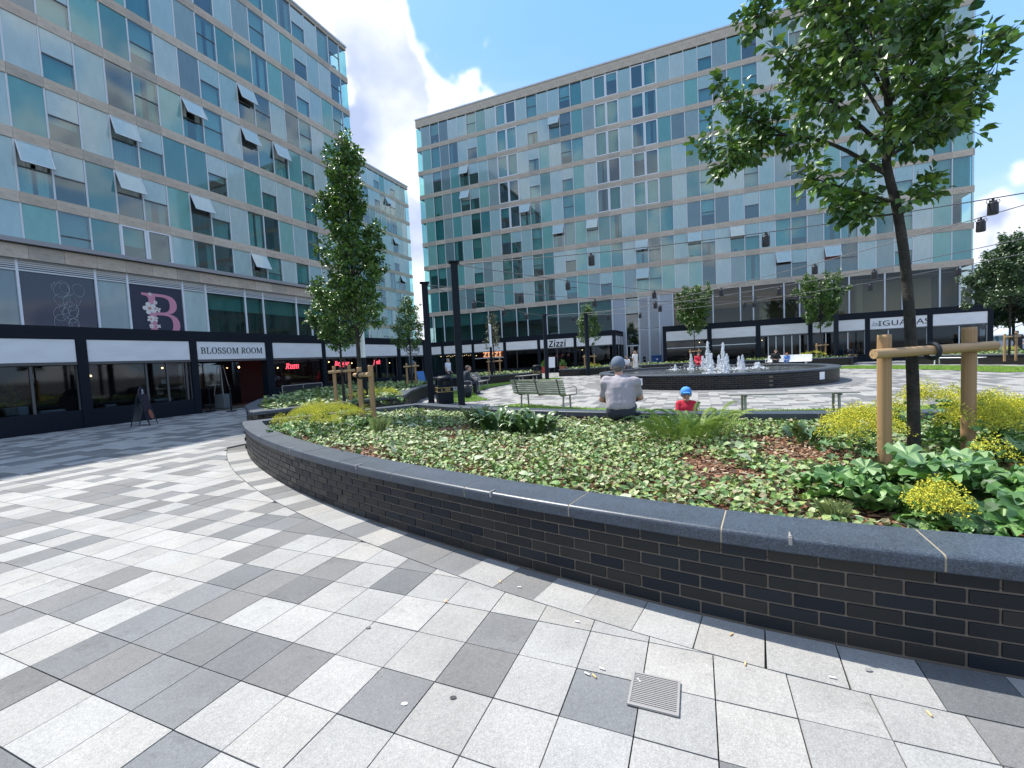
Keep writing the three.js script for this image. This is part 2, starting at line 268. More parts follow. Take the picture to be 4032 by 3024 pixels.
const pots = [std(rgb(.5, .2, .14), .8), std(rgb(.6, .6, .58), .8), std(rgb(.1, .16, .28), .8), std(rgb(.09, .2, .07), .9)];

// one storey-high window: glass pane (part) with its sash, frame, blind or curtain (sub-parts)
function windowPane(parent, kind, x0, x1, y0, y1, r, open, name = 'window') {
  const w = x1 - x0, h = y1 - y0, cx = (x0 + x1) / 2, cy = (y0 + y1) / 2, t = .03;
  const pick = (a) => a[Math.floor(r() * a.length)];
  if (kind === 'p') return mesh(name, boxGeo(w, h, t), pick(paleGlass), parent, [cx, cy, .03]);
  if (kind === 'T') return mesh(name, boxGeo(w, h, t), pick(tealGlass), parent, [cx, cy, .03]);
  if (kind === 'g') return mesh(name, boxGeo(w, h, t), pick(greyGlass), parent, [cx, cy, .03]);
  const railY = kind === 's' ? y0 + h * .5 : null;
  const g = kind === 's' ? boxGeo(w, h * .5 - .02, t * .6) : boxGeo(w, h, t * .6);
  const win = mesh(name, g, r() < .4 ? GL.teal : GL.clear, parent, kind === 's' ? [cx, y0 + h * .25, .03] : [cx, cy, .03]);
  const oy = kind === 's' ? y0 + h * .25 : cy;                                       // children sit relative to the pane
  const add = (nm, geo, m, x, y, z, rx = 0) => { const o = mesh(nm, geo, m, win, [x - cx, y - oy, z - .03], [rx, 0, 0]); return o; };
  if (kind === 's') {
    add('sash_rail', boxGeo(w, .06, .06), M.steelDark, cx, railY, .035);
    const a = open ? -.36 - r() * .12 : 0, hh = h * .5 - .03;
    const sash = new THREE.Group(); sash.name = 'sash'; sash.position.set(0, y1 - oy, .02); sash.rotation.x = a; win.add(sash);
    mesh('sash_glass', boxGeo(w - .03, hh, t * .6), open ? paleGlass[2] : (r() < .5 ? GL.clear : paleGlass[Math.floor(r() * 4)]), sash, [0, -hh / 2, 0]);
    if (open) { mesh('sash_frame', merge([bx(-w / 2, w / 2, -.045, 0, -.02, .03), bx(-w / 2, w / 2, -hh, -hh + .045, -.02, .03), bx(-w / 2, -w / 2 + .045, -hh, 0, -.018, .028), bx(w / 2 - .045, w / 2, -hh, 0, -.018, .028)]), M.alu, sash); }
    // sash group is flattened so that the tree stays thing > part > sub-part
    for (const c of [...sash.children]) { sash.updateMatrix(); c.updateMatrix(); c.applyMatrix4(sash.matrix); win.add(c); } win.remove(sash);
  }
  if (kind === 'f') add('frame', merge([bx(-w / 2, w / 2, h / 2 - .07, h / 2, 0, .07), bx(-w / 2, w / 2, -h / 2, -h / 2 + .07, 0, .07), bx(-w / 2, -w / 2 + .07, -h / 2, h / 2, .002, .068), bx(w / 2 - .07, w / 2, -h / 2, h / 2, .002, .068)]), M.aluWhite, cx, cy, .02);
  const q = r(), zb = -.16;
  if (q < .30) add('blind', boxGeo(w * .98, h * .99, .012), pick(cloths), cx, cy, zb);
  else if (q < .46) { const k = .25 + r() * .5; add('blind', boxGeo(w * .98, h * k, .012), pick(cloths), cx, y1 - h * k / 2, zb); }
  else if (q < .68) { const c = add('curtain', pick(curtainGeos), r() < .85 ? pick(cloths) : roseCloth, cx, cy, zb); c.scale.set(w * .98, h * .99, 1); }
  else if (q < .84) { const m = pick(cloths), k = .28 + r() * .2, a = add('curtain', pick(curtainGeos), m, x0 + w * k / 2, cy, zb); a.scale.set(w * k, h * .99, 1); const b = add('curtain', pick(curtainGeos), m, x1 - w * k * .4, cy, zb - .03); b.scale.set(w * k * .8, h * .99, 1); }
  else if (q < .90) add('blind', boxGeo(w * .98, h * .99, .012), darkCloth, cx, cy, zb);
  if (r() < .16) { const n = 1 + Math.floor(r() * 3); for (let k = 0; k < n; k++) { const s = .08 + r() * .16; add('sill_object', boxGeo(s, s * (.8 + r()), .12), pick(pots), x0 + w * (.2 + .6 * r()), y0 + s * .5, zb + .07); } }
  return win;
}
// block: stone bands between rows of windows, mullions, core behind
function block(name, label, turn, n, c, o) {
  const b = thing(name, label, 'building', [n[0] * c, 0, n[1] * c], turn), r = rng(o.seed), M0 = o.mod, cols = o.cols, bandH = .5, store = o.store;
  const x = (j) => o.s0 + j * M0, xEnd = x(cols) + o.endR, xStart = x(0) - o.endL, top = o.y0 + o.rows * store;
  // windows nearest the middle of the picture first become single parts; alike rest joined
  let parts = 0, panels = 0; const restPanels = [], restWindows = [];
  for (let k = 0; k < o.rows; k++) {
    const yb = o.y0 + k * store, yt = yb + store - bandH - (k === o.rows - 1 ? .15 : 0);
    for (let j = 0; j < cols; j++) {
      const kind = o.kindAt(j, k, r), open = o.open.some(([a, e]) => a === j && e === k);
      if (o.joined?.(j, k)) { restWindows.push(bx(x(j) + .035, x(j + 1) - .035, yb, yt, .015, .045)); continue; }
      windowPane(b, open ? 's' : kind, x(j) + .035, x(j + 1) - .035, yb, yt, r, open); parts++;
    }
    for (const [e0, e1] of [[xStart, x(0)], [x(cols), xEnd]]) if (e1 - e0 > .1) mesh('corner_pane', boxGeo(e1 - e0 - .05, yt - yb, .02), GL.teal, b, [(e0 + e1) / 2, (yb + yt) / 2, .03]);
  }
  for (let k = 0; k <= o.rows; k++) {
    const yb = o.y0 + k * store - bandH, yt = k === o.rows ? o.roof : yb + bandH;
    for (let j = -1; j <= cols; j++) {
      const a = j < 0 ? xStart : x(j), e = j === cols ? xEnd : x(j + 1); if (e - a < .12) continue;
      const m = stoneMats[Math.floor(hash3(j, k, o.seed) * stoneMats.length)], dz = .006 * hash3(j, k, 7);
      if (panels < 298) { box('stone_panel', k === o.rows ? stoneMats[3] : m, b, a + .006, e - .006, yb + .004, yt - .004, -.1, .09 + dz); panels++; } else restPanels.push(bx(a + .006, e - .006, yb + .004, yt - .004, -.1, .09 + dz));
    }
  }
  if (restPanels.length) mesh('stone_panels', merge(restPanels), stoneMats[0], b).userData.kind = 'stuff';
  if (restWindows.length) mesh('windows', merge(restWindows), paleGlass[1], b).userData.kind = 'stuff';
  for (let j = 0; j <= cols; j++) box('mullion', M.alu, b, x(j) - .035, x(j) + .035, o.y0 - bandH * .5, top - .3, -.05, .07);
  box('roof_trim', M.alu, b, xStart - .05, xEnd + .05, o.roof, o.roof + .14, -.6, .16);
  // core: dark joints behind the panels, floors and back walls of the rooms
  const depth = o.depth ?? 14, low = o.low ?? 0;
  for (let k = 0; k <= o.rows; k++) box('floor_slab', roomMat, b, xStart + .05, xEnd - .05, o.y0 + k * store - bandH + .03, o.y0 + k * store - .03, -depth, -.06);
  box('room_wall', roomMat, b, xStart + .1, xEnd - .1, low, o.roof - .06, -3.1, -2.9);
  const cross = []; for (let j = 0; j <= cols; j += 3) cross.push(bx(x(j) - .06, x(j) + .06, o.y0 - .2, top - .6, -2.9, -.2));
  mesh('partition_walls', merge(cross), roomMat, b).userData.kind = 'stuff';
  box('roof', roomMat, b, xStart + .05, xEnd - .05, o.roof - .05, o.roof - .002, -depth, -.02);
  box('rear_wall', stoneMats[0], b, xStart + .05, xEnd - .05, low, o.roof - .06, -depth - .2, -depth);
  for (const [e, s] of [[xStart, 1], [xEnd, -1]]) box('end_wall', tealGlass[2], b, Math.min(e + s * .04, e + s * .1), Math.max(e + s * .04, e + s * .1), low, o.roof - .06, -depth, -1.6);
  return { b, x, xStart, xEnd, r };
}

// ---- block on the left
const kindsL = (j, k, r) => { const m = ((j % 3) + 3) % 3, q = r(); if (k === 0 && (j === 4 + 7 || j === 5 + 7)) return 'f'; if (m === 0) return q < .82 ? 's' : 't'; if (m === 1) return q < .8 ? 'p' : 'T'; return q < .45 ? 'T' : q < .7 ? 'p' : q < .85 ? 'g' : 't'; };
{
  const s00 = 7.48 * 1.53, mod = 1.217, first = 9;                                    // column index 9 = the first mullion measured
  const o = { seed: 21, mod, cols: 25, s0: s00 - first * mod, endL: .6, endR: .85, store: 2.757, rows: 8, y0: 7.23, roof: 29.05, depth: 15, kindAt: kindsL,
    open: [[8, 1], [11, 2], [11, 1], [14, 1], [14, 3], [17, 4], [17, 3], [19, 3], [17, 0]], joined: (j) => j < 5 };
  const { b, x, xStart, xEnd, r } = block('glazed_block', 'tall teal glazed block with stone bands behind the restaurant with the pink letter sign', TURN_L, nL, CL, o);
  // projecting ledge, louvres and tall glazing above the shops
  box('ledge', std(rgb(.30, .295, .30), .7), b, xStart, xEnd, 7.62, 7.82, .1, .55);
  for (let j = 0; j < 25; j++) box('stone_panel', stoneMats[j % 5], b, x(j) + .006, x(j + 1) - .006, 6.98, 7.58, .08, .32);
  box('soffit', M.steelDark, b, xStart, xEnd, 6.7, 7.6, -.15, .06);
  // bays between the tall mullions (pixels of the photograph on this plane)
  const bays = [-75, 80, 384, 508, 722, 812, 965, 1035, 1165, 1222, 1330].map((u) => onPlane(u, 1230, nL, CL, d1)[0]);
  bays.unshift(bays[0] - 2.2, bays[0] - .1); bays[1] = bays[2] - 1.6; while (bays[bays.length - 1] < xEnd - 1.6) bays.push(bays[bays.length - 1] + (bays.length % 2 ? 1.2 : 2.4)); bays.push(xEnd);
  const yT = 6.52, yB = 3.2;
  for (let k = 0; k < bays.length - 1; k++) {
    const a = bays[k] + .04, e = bays[k + 1] - .04; if (e - a < .15) continue;
    for (let q = 0; q < 5; q++) box('louvre_blade', M.alu, b, a, e, yT + .06 + q * .09, yT + .105 + q * .09, .05, .12);
    box('louvre_back', M.steelDark, b, a, e, yT + .02, 6.98, .0, .04);
    box('transom', M.alu, b, a, e, yT - .05, yT + .02, .02, .11);
    const w = e - a, mid = (a + e) / 2, sign = k === 5, dark = k === 3;
    if (sign) { box('sign_panel', std(rgb(.012, .018, .045), .4), b, a + .02, e - .02, yB, yT - .06, .02, .06); }
    else if (k === 6 || k === 2) mesh('shop_pane', boxGeo(w, yT - yB - .06, .02), k === 6 ? paleGlass[2] : greyGlass[1], b, [mid, (yT + yB) / 2 - .03, .03]);
    else if (k === 4) mesh('shop_pane', boxGeo(w, yT - yB - .06, .02), greyGlass[0], b, [mid, (yT + yB) / 2 - .03, .03]);
    else {
            const p = mesh('shop_pane', boxGeo(w, yT - yB - .06, .02), dark ? navyFilm : GL.low, b, [mid, (yT + yB) / 2 - .03, .03]);
      if (k > 6) { mesh('blind', boxGeo(w, .95, .02), std(rgb(.30, .52, .50), .9), p, [0, 1.15, -.3]); const c = mesh('bead_curtain', curtainGeos[k % 3], std(rgb(.05, .07, .06), .6), p, [0, -.5, -.4]); c.scale.set(w, 2.4, 1.6); }
    }
    box('tall_mullion', M.aluWhite, b, e, e + .08, yB, 6.98, .01, .13);
  }
  box('room_floor', roomMat, b, xStart + .1, xEnd - .1, 3.0, 3.15, -3, -.02);
  b.userData.bays = undefined;
  // pink letter with white blossom on the dark panel; letters come in p4 (fonts)
  globalThis.signBay = { parent: b, a: bays[5] + .06, e: bays[6] - .06, y0: yB, y1: yT - .06, flowerBay: [bays[3], bays[4]] };
}
// ---- far block behind it, seen in the gap
{
  const sEnd = 60.2, mod = 1.22, cols = 12;
  block('far_glazed_block', 'distant glazed block standing in the gap between the two large blocks', TURN_L, nL, CB, { seed: 33, mod, cols, s0: sEnd - cols * mod - .9, endL: .3, endR: .9, store: 2.757, rows: 9, y0: 4.6, roof: 29.4, depth: 12, open: [[8, 7], [9, 5], [10, 3]], kindAt: (j, k, r) => { const q = r(), m = j % 3; return m === 0 ? 's' : q < .6 ? 'p' : q < .8 ? 'T' : 't'; } });
}
// ---- long block across the square
const ROW_R = 'TtgTpsTpffpsTpsTpffpffTpTspTspTspTspTspTTT';
const kindsR = (j, k, r) => { const c = ROW_R[j], q = r(); if (c === 'f') return k >= 3 ? 'f' : q < .5 ? 's' : q < .7 ? 't' : 'T'; if (c === 'T') return q < .52 ? 'T' : q < .75 ? 't' : q < .85 ? 'g' : 'p'; if (c === 's') return q < .9 ? 's' : 't'; if (c === 'p') return q < .9 ? 'p' : 'g'; return c; };
{
  const o = { seed: 58, mod: 1.199, cols: 41, s0: -29.25, endL: .7, endR: .12, store: 2.774, rows: 8, y0: 7.56, roof: 30.1, depth: 15, kindAt: kindsR,
    open: [[4, 5], [4, 4], [13, 6], [10, 3], [16, 2], [13, 2], [20, 1], [24, 1], [20, 0], [30, 0], [33, 0], [27, 1]], joined: (j, k) => j >= 33 && k >= 4 };
  const { b, x, xStart, xEnd, r } = block('long_glazed_block', 'long teal glazed block with stone bands standing across the square behind the fountain', TURN_R, nR, CR, o);
  const yT = 7.06, yB = .15, col = (u) => onPlane(u, 1150, nR, CR, d2)[0];
  // tall ground storey: wide bays; pale blinds over dark rooms on the left, brown ceilings on the right
  const left = [-29.9, ...[1700, 1743, 1800, 1850, 1920, 1970, 2031, 2074, 2150, 2195, 2277, 2408].map(col)];
  for (let k = 0; k < left.length - 1; k++) {
    const a = left[k] + .05, e = left[k + 1] - .05; if (e - a < .2) continue;
    const p = mesh('shop_pane', boxGeo(e - a, yT - 3.0, .02), GL.low, b, [(a + e) / 2, (yT + 3) / 2, .03]);
    mesh('blind', boxGeo(e - a, 1.35, .03), std(rgb(.34, .42, .44), .9), p, [0, 1.35, -.25]);
    box('tall_mullion', M.alu, b, e, e + .1, yB, yT, -.02, .12);
  }
  const sa = col(2408) + .05, sb = col(2460), sc = col(2512), sd = col(2552), se = col(2594), sf = col(2648);
  box('wall_panel', std(rgb(.33, .37, .42), .55), b, sa + .06, sb - .05, yB, yT, -.02, .05);
  box('wall_panel', std(rgb(.36, .39, .43), .55), b, se + .05, sf - .05, yB, yT, -.02, .05);
  // entrance: door, glazing over it, two tall louvred leaves
  const dr = mesh('entrance_door', boxGeo(sc - sb - .2, 2.05, .05), GL.dark, b, [(sb + sc) / 2, 1.2, .02]);
  mesh('door_frame', merge([bx(-.5, .5, 1.02, 1.12, -.03, .06), bx(-(sc - sb) / 2, -(sc - sb) / 2 + .1, -1.1, 1.12, -.03, .06), bx((sc - sb) / 2 - .1, (sc - sb) / 2, -1.1, 1.12, -.03, .06), bx(-.4, .4, -.15, -.05, 0, .05)]), M.aluWhite, dr);
  mesh('door_notice', boxGeo(.22, .3, .01), M.white, dr, [.12, .35, .06]);
  for (const [y0, y1] of [[2.35, 3.6], [3.65, 5.4], [5.45, 7.0]]) mesh('over_door_pane', boxGeo(sc - sb - .12, y1 - y0 - .05, .02), y0 > 5 ? greyGlass[0] : GL.dark, b, [(sb + sc) / 2, (y0 + y1) / 2, .02]);
  for (const [a, e] of [[sc, sd], [sd, se]]) for (const [y0, y1] of [[yB, 3.85], [3.92, yT]]) {
    box('louvre_frame', M.alu, b, a + .03, e - .03, y0, y1, -.05, .01);
    const n = Math.floor((y1 - y0 - .1) / .09), L = []; for (let q = 0; q < n; q++) L.push(bx(a + .1, e - .1, y0 + .06 + q * .09, y0 + .12 + q * .09, .005, .05));
    mesh('louvre_blades', merge(L), std(rgb(.34, .36, .39), .6), b).userData.kind = 'stuff';
  }
  for (const q of [sa, sb, sc, sd, se, sf]) box('tall_mullion', M.alu, b, q - .05, q + .05, yB, yT, -.04, .1);
  const right = [sf, ...[2806, 2914, 2965, 3086, 3147, 3275, 3342, 3482, 3551, 3698].map(col), 19.2, 20.0];
  for (let k = 0; k < right.length - 1; k++) {
    const a = right[k] + .05, e = right[k + 1] - .05;
    const p = mesh('shop_pane', boxGeo(e - a, yT - 3.0, .02), GL.lowWarm, b, [(a + e) / 2, (yT + 3) / 2, .03]);
    if (k < 6) mesh('blind', boxGeo(e - a, 1.9 - .15 * k, .03), std(rgb(.40, .25, .15), .9), p, [0, 1.1 + .07 * k, -.5]);
    box('tall_mullion', M.alu, b, e, e + .1, yB, yT, -.02, .12);
  }
  box('ceiling', roomWarm, b, sf, xEnd - .1, 6.7, 6.8, -9, -.4); box('interior_wall', std(rgb(.62, .53, .38), .9), b, col(3275), xEnd - 1.5, 3.6, 6.7, -2.88, -2.7);
  for (const u of [3010, 3400]) mesh('round_column', new THREE.CylinderGeometry(.35, .35, 3.6, 20), std(rgb(.55, .5, .36), .8), b, [col(u), 5, -1.4]);
  box('room_floor', roomMat, b, xStart + .1, xEnd - .1, 3.2, 3.4, -9, -.2);
  box('ground_wall', std(rgb(.05, .055, .06), .8), b, xStart + .1, sa, .05, 3.2, -.3, -.05); box('ground_wall', std(rgb(.05, .055, .06), .8), b, sf, xEnd - .1, .05, 3.2, -.3, -.05);
}

// ---------------------------------------------------------------- shop fronts with white fascia panels
const font = async (n) => new FontLoader().loadAsync('fonts/droid/droid_' + n + '.typeface.json');
const serif = await font('serif_regular'), serifBold = await font('serif_bold'), sansBold = await font('sans_bold'), sans = await font('sans_regular');
function text(str, f, size, depth = .01, stretch = 1, shear = 0) {
  const g = new TextGeometry(str, { font: f, size, depth, curveSegments: 6, bevelEnabled: false });
  g.computeBoundingBox(); const bb = g.boundingBox; g.translate(-(bb.min.x + bb.max.x) / 2, -(bb.min.y + bb.max.y) / 2, 0);
  const p = g.attributes.position; for (let i = 0; i < p.count; i++) p.setX(i, p.getX(i) * stretch + p.getY(i) * shear);
  return g;
}
const ink = std(rgb(.012, .012, .018), .6), interior = std(rgb(.10, .085, .07), .8), interiorWall = std(rgb(.085, .075, .07), .9);
function bulb(parent, x, y, z, s = .035) { const m = mesh('pendant_bulb', new THREE.SphereGeometry(s, 10, 8), std(rgb(.9, .7, .4), .5, { emissive: rgb(1, .62, .25), emissiveIntensity: 6 }), parent, [x, y, z]); return m; }
// beam, posts, panels, glazing, plinth; bays given as [x0, x1, options]
function shopFront(name, label, turn, n, c, bays, hPanel, hTop, o = {}) {
  const g = thing(name, label, 'shop front', [n[0] * c, 0, n[1] * c], turn), x0 = o.x0 ?? bays[0][0] - .28, x1 = o.x1 ?? bays[bays.length - 1][1] + .28, D = o.depth;
  box('fascia_beam', M.black, g, x0, x1, hPanel[1] + .02, hTop, -.4, .0);
  box('roof', M.blackSoft, g, x0, x1, hTop - .16, hTop - .03, -D + .1, -.41);
  const edges = [x0, ...bays.flatMap((b) => [b[0], b[1]]), x1];
  for (let k = 0; k < edges.length - 1; k += 2) if (edges[k + 1] - edges[k] > .03) box('post', M.black, g, edges[k] + .002, edges[k + 1] - .002, 0, hPanel[1] + .018, -.35, .012);
  bays.forEach(([a, e, b = {}], k) => {
    const w = e - a, mid = (a + e) / 2;
    const fp = box('fascia_panel', M.panelWhite, g, a + .01, e - .01, hPanel[0], hPanel[1], -.09, -.03);
    box('lintel', M.steelDark, g, a, e, hPanel[0] - .09, hPanel[0] - .005, -.12, -.01);
    const yP = b.open ? .02 : (b.plinth ?? .6), yT = hPanel[0] - .1;
    if (!b.open) box('plinth', M.black, g, a, e, 0, yP, -.3, -.012);
    const ws = b.panes ?? [1]; let x = a; const tot = ws.reduce((p, q) => p + q, 0);
    for (const q of ws) { const xe = x + w * q / tot; if (!b.open) mesh('shop_pane', boxGeo(xe - x - .05, yT - yP - .02, .012), GL.shop, g, [(x + xe) / 2, (yT + yP) / 2, -.12]); if (ws.length > 1) box('glazing_bar', b.bar ?? M.steelDark, g, xe - .03, xe + .03, yP, yT, -.16, -.08); x = xe; }
    if (b.rail) box('window_rail', M.alu, g, a, e, b.rail, b.rail + .06, -.16, -.07);
    b.sign?.(fp, w, hPanel[1] - hPanel[0]);
    b.extra?.(g, a, e, yP, yT);
  });
  // dark room behind
  box('floor', interior, g, x0, x1, .02, .05, -D + .1, -.42); box('back_wall', interiorWall, g, x0 + .02, x1 - .02, .05, hTop - .2, -Math.min(D - .1, 4.2), -Math.min(D - .1, 4.2) + .1);
  const ends = o.ends ?? [1, 1];
  [[x0, 1], [x1, -1]].forEach(([e, s], k) => {
    const p = (u) => e + s * u, bb = (nm, m, u0, u1, y0, y1, z0, z1) => box(nm, m, g, Math.min(p(u0), p(u1)), Math.max(p(u0), p(u1)), y0, y1, z0, z1);
    if (!ends[k]) { bb('end_wall', interiorWall, 0, .1, 0, hPanel[1], -D + .1, -.4); return; }
    bb('fascia_beam', M.black, 0, .4, hPanel[1] + .02, hTop - .004, -D, -.42); bb('fascia_panel', M.panelWhite, .03, .09, hPanel[0], hPanel[1], -D, -.4);
    bb('shop_pane', GL.shop, .1, .112, .1, hPanel[0] - .02, -D, -.42); bb('plinth', M.black, .02, .3, 0, .1, -D, -.36);
    for (let q = 1; q <= 3; q++) bb('post', M.black, .01, .12, 0, hPanel[1], -D * q / 3 - .08, -D * q / 3 + .08);
  });
  for (let k = 0; k < (o.bulbs ?? 0); k++) bulb(g, lerp(x0 + 1, x1 - 1, (k + .4) / o.bulbs), hPanel[0] - .25 - .1 * (k % 3), -1.2 - (k % 2) * .8);
  return g;
}
// neon script written as bent glass tube strokes
const NEON = std(rgb(.8, .1, .12), .4, { emissive: rgb(1, .09, .12), emissiveIntensity: 3.2 });
function glow(g, x) { const l = new THREE.PointLight(rgb(1, .12, .14), .5); l.name = 'neon_light'; l.position.set(x, 1.72, -.2); l.castShadow = true; l.shadow.radius = 5; g.add(l); }
function neon(str, size) { return text(str, serif, size, .02, .95, .28); }

// ---- left: restaurant row
{
  const e = (u) => sL(u); const H = [2.12, 2.82], HT = 3.22;
  const bays = [
    [e(0) - 4.6, e(0) - 1.75, {}], [e(0) - 1.45, e(312), { panes: [1.1, .9, 1] , extra: (g, a, b) => { box('window_seat', M.blackSoft, g, a + .1, b - .1, .42, .58, -.75, -.2); for (const [t, w, m] of [[.62, .22, 0], [.82, .6, 1]]) mesh('cushion', new RoundedBoxGeometry(w, m ? .09 : .28, .2, 2, .04), std(rgb(.62, .62, .6), .9), g, [lerp(a, b, t), m ? .63 : .72, -.4]); } }],
    [e(354), e(756), { panes: [2.2, .9, .9, .2], extra: (g, a, b) => { box('window_seat', M.blackSoft, g, a + .1, b - .1, .42, .58, -.75, -.2); mesh('cushion', new RoundedBoxGeometry(.55, .1, .2, 2, .04), std(rgb(.65, .63, .6), .9), g, [lerp(a, b, .72), .66, -.38]); mesh('cushion', new RoundedBoxGeometry(.3, .08, .2, 2, .03), std(rgb(.6, .58, .52), .9), g, [lerp(a, b, .2), .64, -.38]); box('door_frame', M.steelDark, g, lerp(a, b, .74), lerp(a, b, .76), .1, 2.0, -.9, -.8); box('door_notice', M.white, g, lerp(a, b, .8), lerp(a, b, .86), 1.25, 1.42, -.86, -.84); mesh('wall_clock', new THREE.CylinderGeometry(.22, .22, .05, 24).rotateX(Math.PI / 2), std(rgb(.4, .42, .42), .5), g, [lerp(a, b, .56), 1.75, -1.2]); } }],
    [e(783), e(1052), { open: true, sign: (p, w) => mesh('lettering', text('BLOSSOM ROOM', serif, .245, .012, w * .9 / 2.75), ink, p, [0, 0, .03]), extra: (g, a, b) => { box('inner_door', M.steelDark, g, a + .2, a + .3, 0, 2.1, -1.4, -1.3); mesh('inner_pane', boxGeo(b - a - .4, 2, .02), GL.dark, g, [(a + b) / 2, 1.1, -1.6]); } }],
    [e(1079), e(1273), { plinth: .75, extra: (g, a, b) => { mesh('neon_letters', neon('Rum', .27), NEON, g, [lerp(a, b, .42), 1.72, -.25]); glow(g, lerp(a, b, .42)); } }],
    [e(1286), e(1432), { plinth: .75, panes: [1, 1], extra: (g, a, b) => { mesh('neon_letters', neon('Reggae', .25), NEON, g, [lerp(a, b, .48), 1.72, -.25]); glow(g, lerp(a, b, .48)); } }],
    [e(1440), e(1567), { plinth: .75, panes: [1, 1, 1], extra: (g, a, b) => { mesh('neon_letters', neon('Jerk', .25), NEON, g, [lerp(a, b, .42), 1.72, -.25]); glow(g, lerp(a, b, .42)); } }],
    [e(1579), e(1669), { plinth: .6, panes: [1, 1], sign: (p, w) => { mesh('lettering', text('Turtle Bay', sansBold, .36, .012, w * .72 / 2.55), ink, p, [0, .06, .03]); mesh('small_lettering', text('CARIBBEAN SOCIAL', sans, .09, .01, w * .62 / 1.3), ink, p, [0, -.26, .03]); } }],
  ];
  shopFront('restaurant_row_front', 'black shop front row with white fascia panels under the left glazed block', TURN_L, nL, CLF, bays, H, HT, { depth: 9.4, ends: [0, 1], bulbs: 9 });
  // pink initial and blossom on the dark panel above
  const S = globalThis.signBay, mid = (S.a + S.e) / 2, hh = S.y1 - S.y0, pink = std(rgb(.62, .26, .34), .6), petal = std(rgb(.75, .70, .66), .6), heart = std(rgb(.55, .25, .15), .6);
  mesh('sign_letter', text('B', serif, 2.3, .02, 1.02), pink, S.parent, [mid + .16, 4.93, .065]);
  const flower = (x, y, s, n = 5, tw = 0) => { const L = []; for (let k = 0; k < n; k++) { const a = k / n * 6.283 + tw, sh = new THREE.Shape(); sh.moveTo(0, 0); sh.bezierCurveTo(-.5 * s, .35 * s, -.42 * s, 1.02 * s, 0, s); sh.bezierCurveTo(.42 * s, 1.02 * s, .5 * s, .35 * s, 0, 0); L.push(new THREE.ExtrudeGeometry(sh, { depth: .012, bevelEnabled: false, curveSegments: 6 }).rotateZ(a)); } const f = mesh('blossom', merge(L), petal, S.parent, [x, y, .09 + .004 * tw]); mesh('blossom_heart', new THREE.CircleGeometry(s * .24, 10), heart, f, [0, 0, .016]); };
  for (const [fx, fy, fs, n, tw] of [[-.42, .52, .34, 5, .3], [-.40, .28, .2, 5, .8], [-.12, .66, .11, 5, .1], [-.02, .5, .15, 4, .5], [-.4, .12, .13, 5, 1.1], [-.34, .84, .1, 4, .2], [-.05, .12, .11, 4, .9], [-.2, .28, .16, 4, .6]]) flower(mid + fx, 4.0 + 2.4 * fy, fs, n, tw);
  // outline blossom print on the neighbouring pane
  const [fa, fb] = S.flowerBay, ring = [], rr = rng(4);
  for (let k = 0; k < 15; k++) { const cx = lerp(fa, fb, .58 + .1 * Math.sin(k * 1.7) + .06 * rr()), cy = 4.1 + 2.1 * (k / 15), s = .26 + rr() * .36, a = rr() * 6; const pts = []; for (let q = 0; q <= 18; q++) { const t = q / 18 * 6.283, ru = s * (.55 + .45 * Math.cos(t)); pts.push([cx + Math.cos(t + a) * ru * .8, cy + Math.sin(t + a) * ru, .055]); } ring.push(tube(pts, .007, 36, 4)); }
  mesh('blossom_outline', merge(ring), std(rgb(.42, .46, .5), .6), S.parent);
}
